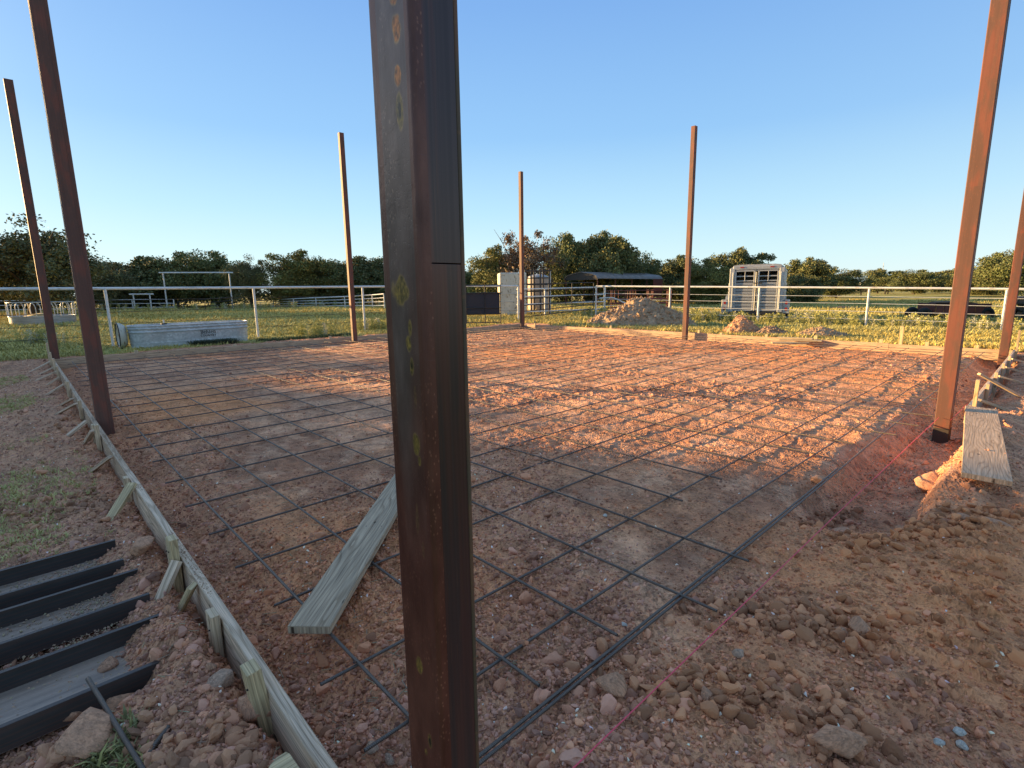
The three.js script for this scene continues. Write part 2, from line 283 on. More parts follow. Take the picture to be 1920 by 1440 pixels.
function polar(rs, a0, a1, na, f) {      // a sheet in rings round the camera's foot; f(x, z) -> [y, r, g, b]
  const pos = [], col = [], uv = [], idx = [];
  for (const r of rs) for (let k = 0; k <= na; k++) { const a = lerp(a0, a1, k / na), x = sin(a) * r, z = -cos(a) * r, o = f(x, z, r); pos.push(x, o[0], z); col.push(o[1], o[2], o[3]); uv.push(x, z); }
  for (let i = 0; i + 1 < rs.length; i++) for (let k = 0; k < na; k++) { const a = i * (na + 1) + k, b = a + na + 1; idx.push(a, b, a + 1, a + 1, b, b + 1); }
  const g = new THREE.BufferGeometry(); g.setAttribute('position', new THREE.Float32BufferAttribute(pos, 3)); g.setAttribute('color', new THREE.Float32BufferAttribute(col, 3)); g.setAttribute('uv', new THREE.Float32BufferAttribute(uv, 2)); g.setIndex(idx); g.computeVertexNormals(); return g;
}
function dirtColor(p, q, x, z) {
  const a = fbm(x * .45 + 11, z * .45, 3, 401), b = fbm(x * 1.7, z * 1.7 + 5, 3, 403), c = fbm(x * 6, z * 6, 3, 405);
  let r = .47, g = .28, bl = .172;
  const mix = (t, R, G, B) => { r = lerp(r, R, t); g = lerp(g, G, t); bl = lerp(bl, B, t); };
  mix(smooth(.42, .62, a) * .75, .53, .36, .25); mix(smooth(.45, .62, b) * .75, .31, .175, .112); mix(smooth(.52, .66, c) * .5, .60, .43, .31); mix(smooth(.52, .62, fbm(x * 13, z * 13, 2, 409)) * .4, .27, .155, .1);
  mix(smooth(.5, .62, fbm(x * .28 + 6.3, z * .28 + 1.7, 3, 407)) * .85, .56, .285, .13);      // streaks of orange clay
  const l = looseness(p, q); mix(l * .55, .43, .26, .17);
  mix((1 - smooth(.5, .95, q)) * .6, .40, .255, .175); mix((1 - smooth(.1, .5, q)) * smooth(-1, 1, p) * .6, .41, .29, .21);
  return [r * 1.62, g * 1.24, bl * .98];
}
{
  const rs = []; for (let r = .35; r < 25; r += .0075 + .0052 * r) rs.push(r);
  const g = polar(rs, -1.35, 1.3, 620, (x, z, r) => {
    const [p, q] = toPQ(x, z), e = dirtEdge(p, q), y = e < -.6 ? -1.2 : groundY(x, z) - .22 * (1 - smooth(-.35, .1, e));
    return [Math.max(y, -.8), ...dirtColor(p, q, x, z)];
  });
  const uv = g.attributes.uv; for (let i = 0; i < uv.count; i++) uv.setXY(i, uv.getX(i) / 1.7, uv.getY(i) / 1.7);
  structure('dirt_ground', g, M.dirt, 'bare red clay building pad with trenches and loose soil');
}
{
  const rs = [0]; for (let r = .5; r < 2200; r *= 1.018) rs.push(r);
  const g = polar(rs, -Math.PI, Math.PI, 420, (x, z, r) => {
    const [p, q] = toPQ(x, z), e = dirtEdge(p, q), c = fbm(x * .09, z * .09, 4, 421), d = fbm(x * .5, z * .5, 3, 423);
    const inView = Math.hypot(x, z) < 24 && Math.abs(Math.atan2(x, -z)) < 1.33;
    const t = smooth(.35, .65, c), u = smooth(.4, .7, d);
    const k = smooth(25, 70, r) * .5;
    return [fieldBase(x, z) - .95 * (inView ? smooth(.25, 1.3, e) : 0), lerp(.40, .53, t) * lerp(.8, 1.05, u) + .1 * k, lerp(.37, .43, t) * lerp(.86, 1.02, u) + .05 * k, lerp(.09, .11, t) + .02 * k];
  });
  const uv = g.attributes.uv; for (let i = 0; i < uv.count; i++) uv.setXY(i, uv.getX(i) / 3.3, uv.getY(i) / 3.3);
  structure('field', g, M.field, 'mown yellow green pasture');
}

// ---------------------------------------------------------------- loose stuff on the ground
function stuff(name, geo, m, list, label, category) {     // list of [position, scale xyz, quaternion, colour]
  const o = new THREE.InstancedMesh(geo, m, list.length), T = new THREE.Matrix4();
  list.forEach(([p, s, q, c], i) => { o.setMatrixAt(i, T.compose(p, q, s)); o.setColorAt(i, c); });
  o.name = numbered(name); shade(o); tag(o, label, category, null, 'stuff'); scene.add(o); return o;
}
const spin = R => new THREE.Quaternion().setFromEuler(new THREE.Euler(R() * TAU, R() * TAU, R() * TAU));
const yaw = (a, tilt = 0, ta = 0) => new THREE.Quaternion().setFromEuler(new THREE.Euler(tilt * cos(ta), a, tilt * sin(ta)));
{
  const R = rng(77), kinds = [[], [], [], []], pale = [];
  let n = 0;
  for (let t = 0; t < 600000 && n < 130000; t++) {
    const a = -1.0 + 2.0 * R(), r = 1.0 + 19 * Math.pow(R(), 1.7), x = sin(a) * r, z = -cos(a) * r, [p, q] = toPQ(x, z);
    if (dirtEdge(p, q) < .5) continue;
    const l = looseness(p, q);
    if (R() > .2 + .8 * l) continue;
    if (Math.abs(q - .5) < .03 && p < 15.6) continue;
    const y = groundY(x, z), k = R(), big = l > .5 ? 1 : .55, s = Math.max((.005 + .012 * R() + (k > .93 ? .02 * R() : 0) + (k > .992 ? .035 * R() : 0)) * (.8 + .5 * big), r * .0013);
    const c = dirtColor(p, q, x, z), v = .38 + .62 * R(), dry = R() * .3, col = lin(c[0] * v * (1.05 - dry * .3), c[1] * v, c[2] * v * (1 + dry));
    if (R() > .985) pale.push([V(x, y + .003, z), V(Math.min(s, .017) * 1.3, Math.min(s, .017), Math.min(s, .017)), spin(R), lin(.78 + .15 * R(), .68 + .14 * R(), .54 + .13 * R())]);
    else kinds[Math.floor(R() * 4)].push([V(x, y + s * .12, z), V(s * (.9 + .6 * R()), s * (.7 + .4 * R()), s * (.9 + .4 * R())), spin(R), col]);
    n++;
    if (n % 22 === 0) { const pb = 2.42 + 1.46 * R(), qb = .30 - .75 * R() * R(), e = V(0, 0, 0).copy(S(pb, qb)), c2 = .004 + .012 * R() * R(); kinds[n % 4].push([V(e.x, -.128 + c2 * .2, e.z), V(c2 * 1.3, c2, c2), spin(R), lin(.36 + .1 * R(), .25 + .06 * R(), .18)]); }
  }
  for (const [a, b, n, w] of [[[.98, 2.15], [.40, 2.5], 420, .22], [[1.02, 1.42], [.66, 1.75], 260, .2], [[.5, 1.95], [.3, 1.7], 160, .2], [[.72, 3.3], [.1, 4.4], 420, .25], [[1.0, 3.55], [.95, 4.4], 140, .12]]) for (let t = 0; t < n; t++) {      // ridges of clods on the right
    const k = R(), p = lerp(a[0], b[0], k) + (R() + R() - 1) * w, q = lerp(a[1], b[1], k) + (R() + R() - 1) * w, v = S(p, q), s = .014 + .06 * Math.pow(R(), 3), c = dirtColor(p, q, v.x, v.z), d = .34 + .5 * R();
    kinds[t % 4].push([V(v.x, groundY(v.x, v.z) + s * .2, v.z), V(s * (.9 + .5 * R()), s * (.75 + .3 * R()), s), spin(R), lin(c[0] * d, c[1] * d, c[2] * d)]);
  }
  for (let t = 0; t < 14000; t++) {      // fist sized clods where the spoil is heaped
    const left = R() < .55, p = left ? .9 + 9 * R() * R() : -1.6 + 2.5 * R(), q = left ? -.9 + 1.3 * Math.pow(R(), .6) : .8 + 7 * R() * R();
    if (left && p > 2.25 && p < 4.05 && q < .3) continue;
    if (!left && p > .62 && q > 3.4) continue;
    const v = S(p, q), m = fbm(v.x * 1.6 + 8, v.z * 1.6, 3, 371); if (Math.hypot(v.x, v.z) < 1.15 || R() > smooth(.46, .62, m) * (left ? .8 : .5)) continue;
    const s = .02 + .06 * Math.pow(R(), 3.2), c = dirtColor(p, q, v.x, v.z), k = .34 + .5 * R();
    kinds[t % 4].push([V(v.x, groundY(v.x, v.z) + s * .15, v.z), V(s * (.9 + .5 * R()), s * (.7 + .3 * R()), s), spin(R), lin(c[0] * k, c[1] * k, c[2] * k)]);
  }
  const cm = new THREE.MeshStandardMaterial({ color: 0xffffff, roughness: .97 });
  kinds.forEach((k, i) => stuff('soil_crumbs', lumpGeo(500 + i, 2, .55, .85), cm, k, 'small crumbs of reddish soil strewn over the pad', 'soil'));
  stuff('pale_pebbles', lumpGeo(510, 1, .2, .8), cm, pale, 'small whitish limestone pebbles scattered in the soil', 'pebbles');
}
// dry rootlets in the soil by the left form and crumbs lying on top of that form
{
  const R = rng(91), list = [], g = new THREE.BoxGeometry(1, .025, .025);
  for (let i = 0; i < 900; i++) { const p = 1.2 + 9 * R() * R(), q = -.4 + 1.7 * R(), v = S(p, q); v.y = gy(v) + .004; list.push([v, V(.03 + .07 * R(), .05 + .05 * R(), .05 + .05 * R()), yaw(R() * TAU, .25 * (R() - .5), R() * TAU), lin(.32 + .1 * R(), .26 + .08 * R(), .19)]); }
  stuff('dry_rootlets', g, new THREE.MeshStandardMaterial({ color: 0xffffff, roughness: 1 }), list, 'thin dry roots and straw in the soil beside the left form', 'roots');
  const cr = []; for (let i = 0; i < 1500; i++) { const p = 1.0 + 5.6 * R(), m = fbm(p * 2.2, 3, 2, 77); if (R() > smooth(.42, .62, m)) continue; const s = .003 + .008 * R() * R(); cr.push([S(p, .5 + .032 * (R() - .5), .061 + s * .2), V(s, s * .7, s), spin(R), lin(.27 + .08 * R(), .165 + .05 * R(), .115)]); }
  stuff('soil_on_form', lumpGeo(520, 1, .3, .8), new THREE.MeshStandardMaterial({ color: 0xffffff, roughness: 1 }), cr, 'brown soil crumbs lying on top of the left form board', 'soil');
}
// grass: tufts of bent blades
function tuftGeo(seed, blades, h, spread) {
  const R = rng(seed), pos = [], nor = [];
  for (let b = 0; b < blades; b++) {
    const a = R() * TAU, lean = .25 + .75 * R(), x0 = (R() - .5) * spread, z0 = (R() - .5) * spread, w = .035 + .03 * R(), hh = h * (.5 + .5 * R());
    const dx = cos(a), dz = sin(a), px = -dz * w, pz = dx * w, m = [x0 + dx * lean * .22, hh * .6, z0 + dz * lean * .22], t = [x0 + dx * lean * .7, hh, z0 + dz * lean * .7];
    const q = [[x0 - px, 0, z0 - pz], [x0 + px, 0, z0 + pz], [m[0] + px * .7, m[1], m[2] + pz * .7], [m[0] - px * .7, m[1], m[2] - pz * .7], t];
    for (const i of [0, 1, 2, 0, 2, 3, 3, 2, 4]) pos.push(...q[i]);
  }
  const g = new THREE.BufferGeometry(); g.setAttribute('position', new THREE.Float32BufferAttribute(pos, 3)); g.computeVertexNormals(); return g;
}
const grassMat = new THREE.MeshPhysicalMaterial({ color: 0xffffff, roughness: .9, side: THREE.DoubleSide });
{
  const R = rng(123), A = [], B = [];
  for (let t = 0; t < 260000; t++) {
    const a = -.95 + 1.9 * R(), r = 9 + 62 * Math.pow(R(), 1.5), x = sin(a) * r, z = -cos(a) * r, [p, q] = toPQ(x, z), e = dirtEdge(p, q);
    if (e > .35 || (e > -.6 && R() < .4)) continue;
    const c = fbm(x * .35, z * .35, 3, 431), d = fbm(x * .09, z * .09, 3, 421);
    if (c < .42 && R() < .7) continue;
    const s = (.055 + .07 * R()) * (r > 30 ? 2.2 : 1 + Math.max(0, (r - 15) / 20)) * (c > .6 ? 1.4 : 1), k = R(), y = smooth(.35, .65, d);
    const col = lin(lerp(.42, .54, y) * (.75 + .5 * k), lerp(.39, .44, y) * (.75 + .45 * k), .10 + .05 * k);
    (t & 1 ? A : B).push([V(x, groundY(x, z, false) - .01, z), V(s * 1.5, s * (.6 + .5 * R()), s * 1.5), yaw(R() * TAU), col]);
  }
  stuff('pasture_grass', tuftGeo(1, 9, 1, .9), grassMat, A, 'short yellow green pasture grass beyond the forms', 'grass');
  stuff('pasture_grass', tuftGeo(2, 9, 1, .9), grassMat, B, 'short dry grass mixed through the pasture', 'grass');
  const near = [];
  for (let t = 0; t < 30000; t++) {      // shaded grass on the left, thinning into the soil
    const p = 3.9 + 11 * R(), q = -3.4 + 3.7 * R(), v = S(p, q), m = fbm(v.x * .8 + 2, v.z * .8, 3, 441), lim = .34 + .2 * smooth(-2.2, .3, q) - .16 * bump(p, 3.9, 4.3, 5.6, 6.6) - .1 * bump(p, 8, 9.5, 11, 12.5) + (q > .05 ? .15 : 0);
    if (m < lim + .12 * R() || Math.hypot(v.x, v.z) < 2.2) continue;
    if (p < 4.0 && q > -1.6 && p > 2.2) { if (R() > .04) continue; }
    const s = .02 + .05 * R() * R(), k = R(); v.y = gy(v) - .004;
    near.push([v, V(s * 1.7, s * (.5 + .7 * R()), s * 1.7), yaw(R() * TAU), lin(.36 + .2 * k, .34 + .15 * k, .11 + .08 * k)]);
  }
  for (let t = 0; t < 1500; t++) { const v = S(1.5 + .75 * R(), -.35 + .45 * R()); if (fbm(v.x * 3, v.z * 3, 2, 9) < .48) continue; v.y = gy(v) - .004; const s = .03 + .05 * R(), k = R(); near.push([v, V(s * 1.7, s * .9, s * 1.7), yaw(R() * TAU), lin(.2 + .14 * k, .2 + .10 * k, .09)]); }
  stuff('shaded_grass', tuftGeo(3, 8, 1, .9), grassMat, near, 'thin grey green grass left of the forms', 'grass');
  // weeds: taller leafy plants along the right fence and elsewhere
  const wg = (() => { const Q = rng(9), pos = []; for (let s = 0; s < 7; s++) { const a = Q() * TAU, l = .3 * Q(); for (let k = 0; k < 22; k++) { const t = .1 + .9 * Q(), x = cos(a) * l * t + (Q() - .5) * .25, y = t, z = sin(a) * l * t + (Q() - .5) * .25, b = Q() * TAU, w = .03 + .035 * Q(), tilt = (Q() - .2) * .14; pos.push(x, y, z, x + cos(b) * w + sin(b) * w * .4, y + tilt, z + sin(b) * w, x + cos(b) * w * 1.8, y + tilt * .4, z + sin(b) * w * 1.8, x, y, z, x + cos(b) * w * 1.8, y + tilt * .4, z + sin(b) * w * 1.8, x + cos(b) * w - sin(b) * w * .4, y + tilt, z + sin(b) * w); } } const g = new THREE.BufferGeometry(); g.setAttribute('position', new THREE.Float32BufferAttribute(pos, 3)); g.computeVertexNormals(); return g; })();
  const weeds = [], F0 = V(4.3, 0, -26.6), FD = V(3.05, 0, 2.27);
  const weed = (x, z, h) => { const k = R(); weeds.push([V(x, groundY(x, z, false) - .02, z), V(h * (.8 + .5 * R()), h, h * (.8 + .5 * R())), yaw(R() * TAU), k > .8 ? lin(.55, .52, .36) : lin(.30 + .2 * k, .31 + .15 * k, .10 + .06 * k)]); };
  for (let t = 0; t < 2600; t++) { const u = -.1 + 6 * R(), o = (R() + R() + R() - 1.35) * 1.6, x = F0.x + FD.x * u + .6 * o, z = F0.z + FD.z * u - .8 * o; if (fbm(x * .7, z * .7, 2, 451) < .4) continue; weed(x, z, (.14 + .32 * R() * R()) * (o > -.3 ? 1.3 : .5)); }
  for (let t = 0; t < 260; t++) { const v = away(120 + 700 * R(), 46 + 6 * R()); weed(v.x, v.z, .3 + .4 * R()); }
  for (const [px, dep, n, sp] of [[710, 20, 60, .9], [600, 17.5, 30, .6], [80, 15.5, 40, .6], [200, 34, 30, 1.2], [1125, 27.5, 50, .8], [1330, 23.5, 60, .9]]) for (let i = 0; i < n; i++) { const v = away(px, dep); weed(v.x + (R() + R() - 1) * sp * 1.5, v.z + (R() - .5) * sp, .2 + .3 * R()); }
  stuff('weeds', wg, grassMat, weeds, 'leafy weeds growing along the fences', 'weeds');
  // dark cut brush in front of the tank
  const br = []; for (let i = 0; i < 260; i++) { const v = S(16.55 + .3 * R(), 3.6 + .95 * R()); v.y = fieldBase(v.x, v.z) - .02; const s = .16 + .12 * R(); br.push([v, V(s * 1.3, s * .75, s * 1.3), yaw(R() * TAU), lin(.07, .085, .05)]); }
  for (let i = 0; i < 200; i++) { const v = S(16.3 + .4 * R(), 5.2 + 3 * R()); v.y = fieldBase(v.x, v.z) - .02; const s = .1 + .12 * R(); br.push([v, V(s, s * .8, s), yaw(R() * TAU), lin(.08, .11, .04)]); }
  stuff('dark_grass', tuftGeo(5, 14, 1, .7), grassMat, br, 'dark tufts of grass in front of the water tank', 'grass');
}

// ---------------------------------------------------------------- trees (they also throw the long shadows)
const leafMat = new THREE.MeshPhysicalMaterial({ color: 0xffffff, vertexColors: true, roughness: .85, side: THREE.DoubleSide });
function treeParts(seed, H, W, o = {}) {       // H height, W crown width
  const R = rng(seed), { base = .16, clumps = 46, leaves = 150, leaf = .15, tint = [.085, .10, .03], airy = .5, bare = 0, stems = 1 } = o;
  const wood = [], C = [];
  const limb = (a, b, r0, r1, n = 5) => { const d = b.clone().sub(a), m = a.clone().lerp(b, .5).add(V((R() - .5) * d.length() * .22, (R() - .3) * d.length() * .12, (R() - .5) * d.length() * .22)); const c = new THREE.QuadraticBezierCurve3(a, m, b), g = new THREE.TubeGeometry(c, n, 1, 6), P = g.attributes.position, q = V(0, 0, 0); for (let i = 0; i <= n; i++) { c.getPointAt(i / n, q); const r = lerp(r0, r1, i / n); for (let k = 0; k <= 6; k++) { const j = i * 7 + k; P.setXYZ(j, q.x + (P.getX(j) - q.x) * r, q.y + (P.getY(j) - q.y) * r, q.z + (P.getZ(j) - q.z) * r); } } g.computeVertexNormals(); wood.push(g); };
  const cb = H * base, tips = [];
  for (let s = 0; s < stems; s++) {
    const foot = V((s - (stems - 1) / 2) * .4, -.15, (R() - .5) * .3), fork = V((R() - .5) * W * .12 + foot.x, H * (.25 + .1 * R()), (R() - .5) * W * .12), r0 = H * .028;
    limb(foot, fork, r0 * 1.3, r0 * .8);
    const nl = 6; for (let i = 0; i < nl; i++) { const a = TAU * (i + R() * .6) / nl, e = .35 + .5 * R(), tip = V(cos(a) * W * .36 * e * 1.5, H * (.5 + .38 * R()), sin(a) * W * .36 * e * 1.5); limb(fork, tip, r0 * .55, r0 * .16); tips.push(tip); for (let k = 0; k < 2; k++) { const t = tip.clone().add(V((R() - .5) * W * .35, (R() - .4) * H * .2, (R() - .5) * W * .35)); limb(fork.clone().lerp(tip, .55), t, r0 * .25, r0 * .07, 4); tips.push(t); } }
  }
  const pos = [], col = [], nrm = [];
  for (let i = 0; i < clumps; i++) {
    const u = R() * TAU, v = Math.acos(2 * R() - 1), rr = Math.pow(R(), .38), lob = 1 + .22 * sin(u * 3 + seed) + .16 * sin(v * 5 + u * 2);
    const c = V(cos(u) * sin(v) * W * .5 * rr * lob, 0, sin(u) * sin(v) * W * .5 * rr * lob), yy = cos(v) * rr * lob;
    c.y = cb + (H - cb) * (.46 + .47 * yy); if (c.y > H) c.y = H - R() * .1 * H; if (c.y < cb) c.y = cb + R() * .2 * H;
    if (i < tips.length && R() < .6) c.lerp(tips[i], .5);
    const cr = W * (.085 + .085 * R()) * (yy > .6 ? .75 : 1), shadeK = .75 + .5 * R(), n = Math.round(leaves * (.5 + R()) * (1 - bare * R()));
    for (let k = 0; k < n; k++) {
      const d = V(R() - .5, R() - .5, R() - .5).normalize().multiplyScalar(cr * Math.pow(R(), airy) * (1 + .35 * R())); d.y *= .72;
      const q = c.clone().add(d), s = leaf * (.6 + .8 * R()), a = V(R() - .5, R() - .5, R() - .5).normalize(), b = V(R() - .5, R() - .5, R() - .5).cross(a).normalize();
      a.multiplyScalar(s); b.multiplyScalar(s * .6);
      const P = [q.clone().sub(a), q.clone().add(b), q.clone().add(a), q.clone().sub(b)];
      for (const j of [0, 1, 2, 0, 2, 3]) pos.push(P[j].x, P[j].y, P[j].z);
      const w = shadeK * (.75 + .5 * R()), ye = R() > .85 ? 1.35 : 1; for (let j = 0; j < 6; j++) col.push(tint[0] * w * ye, tint[1] * w, tint[2] * w);
    }
  }
  const g = new THREE.BufferGeometry(); g.setAttribute('position', new THREE.Float32BufferAttribute(pos, 3)); g.setAttribute('color', new THREE.Float32BufferAttribute(col, 3)); g.computeVertexNormals();
  return { trunk: merge(wood), crown: g };
}
function tree(parts, pos, k, turn, label, group, ky = 1) {
  const t = thing('tree', pos, turn, label, 'tree', group); t.scale.set(k, k * ky, k);
  part('trunk', parts.trunk, M.bark, t); part('crown', parts.crown, leafMat, t); return t;
}
const protos = {
  oak: treeParts(11, 7, 8.5, { clumps: 150, leaves: 380, leaf: .115, tint: [.115, .135, .044], base: .1 }),
  oak2: treeParts(12, 7, 7.5, { clumps: 140, leaves: 380, leaf: .115, tint: [.125, .137, .046], base: .1 }),
  loose: treeParts(13, 7, 7, { clumps: 130, leaves: 260, leaf: .09, tint: [.115, .12, .047], airy: .7, base: .12, stems: 2 }),
  yellow: treeParts(14, 7, 7, { clumps: 140, leaves: 330, leaf: .10, tint: [.16, .165, .045], base: .04 }),
  brown: treeParts(15, 7, 6.5, { clumps: 120, leaves: 200, leaf: .095, tint: [.19, .13, .075], airy: .8, bare: .5, base: .06, stems: 2 }),
  hedge: treeParts(16, 7, 10, { clumps: 170, leaves: 360, leaf: .135, tint: [.105, .12, .042], base: .0, stems: 3 }),
};
// [prototype, px of the trunk, depth in metres, top px, width px, label]; sizes follow from the distance
const hz = px => rayHorizon(px); function rayHorizon(px) { return 720 + FOCAL * Math.tan(PITCH) + (px - 960) * Math.tan(ROLL) ; }
const treeList = [
  ['loose', 60, 38, 418, 215, 'tall loose oak at the left edge, seen between the two left steel posts', 'oaks in the tree line'],
  ['hedge', 10, 52, 478, 190, 'dark bushy tree low at the far left edge behind the tall loose oak', 'oaks in the tree line'],
  ['loose', 195, 50, 488, 95, 'small loose tree just right of the second left steel post', 'oaks in the tree line'],
  ['hedge', 275, 58, 490, 190, 'broad dark bushy tree behind the small white gate frame', 'oaks in the tree line'],
  ['oak', 395, 56, 477, 125, 'dense dome shaped oak behind the right post of the tall white frame', 'oaks in the tree line'],
  ['loose', 472, 52, 484, 72, 'slender airy tree right of the tall white frame', 'oaks in the tree line'],
  ['yellow', 560, 54, 476, 125, 'light green tree with a spiky top left of the far left steel post', 'oaks in the tree line'],
  ['hedge', 655, 58, 488, 150, 'dark wide tree behind the far left steel post', 'oaks in the tree line'],
  ['hedge', 760, 60, 486, 130, 'dark tree half hidden by the big near post', 'oaks in the tree line'],
  ['oak2', 883, 62, 506, 60, 'low dark tree beside the right edge of the big near post', 'oaks in the tree line'],
  ['yellow', 925, 47, 470, 90, 'yellow green tree left of the white box', 'trees behind the gates'],
  ['brown', 985, 46, 438, 105, 'half bare brownish tree behind the thin post in the middle', 'trees behind the gates'],
  ['oak', 1062, 50, 452, 100, 'dark oak left of the pair behind the metal shelter', 'trees behind the gates'],
  ['oak2', 1130, 49, 443, 125, 'tallest dark green oak behind the metal shelter', 'trees behind the gates'],
  ['oak', 1190, 52, 480, 85, 'lower dark oak at the right end of the metal shelter roof', 'trees behind the gates'],
  ['hedge', 1262, 56, 487, 110, 'bushy oak behind the rust red post in the middle distance', 'trees behind the gates'],
  ['yellow', 1325, 48, 492, 90, 'light green bushy tree left of the stock trailer', 'trees behind the gates'],
  ['oak2', 1385, 58, 470, 100, 'round topped oak rising behind the stock trailer', 'trees behind the gates'],
  ['oak2', 1515, 62, 484, 85, 'round oak just right of the stock trailer', 'oaks across the pasture'],
  ['hedge', 1500, 50, 515, 60, 'low dark bush beside the stock trailer', 'oaks across the pasture'],
  ['oak', 1568, 75, 508, 85, 'lower oak between the trailer and the far white roof', 'oaks across the pasture'],
  ['oak2', 1645, 110, 504, 50, 'small far oak right of the far white roof', 'oaks across the pasture'],
  ['oak', 1712, 95, 508, 84, 'spreading oak with a bare trunk in the far pasture', 'oaks across the pasture'],
  ['oak2', 1785, 100, 504, 80, 'far oak seen just left of the tall rust red post', 'oaks across the pasture'],
  ['hedge', 1845, 80, 505, 75, 'light bushy oak right of the tall rust red post', 'oaks across the pasture'],
  ['oak', 1893, 70, 474, 110, 'largest oak on the right, behind the last steel post', 'oaks across the pasture'],
];
treeList.forEach(([k, px, dep, top, w, label, group], i) => {
  const pos = away(px, dep, 555), dist = Math.hypot(pos.x, pos.z), gyv = fieldBase(pos.x, pos.z), H = EYE + (hz(px) - top) * dep / FOCAL * (px > 900 && px < 1450 ? 1.07 : 1.02) - gyv, W = w * dep / FOCAL;
  pos.y = gyv; const pw = { oak: 8.5, oak2: 7.5, loose: 7, yellow: 7, brown: 6.5, hedge: 10 }[k], sx = W / pw; const t = tree(protos[k], pos, sx, i * 1.7, label, group, H / 7.0 / sx);
});
// the row of oaks beyond the left edge of the picture, whose shade lies over the near ground
const rowAt = (u, d) => { const v = SUN_N.clone().multiplyScalar(u).addScaledVector(SUN_H, d); v.y = fieldBase(v.x, v.z); return v; };
[[-14, 38, 9.5, 9], [-6.5, 36, 9.8, 9], [-.5, 34, 11, 8.4], [2.0, 40, 10.5, 5.6], [4.3, 33, 5.6, 3.8], [6.7, 34, 5.7, 6.8]].forEach(([u, d, H, W], i) => {
  const k = 'hedge', pw = { loose: 7, hedge: 10 }[k];
  tree(protos[k], rowAt(u, d), W / pw, i * 2.1, `${['sixth', 'fifth', 'fourth', 'third', 'second', 'first'][i]} oak of the row left of the picture, ${i > 3 ? 'a low one' : 'broad and dense'}`, 'oaks left of the picture', H / 7 / (W / pw));
});

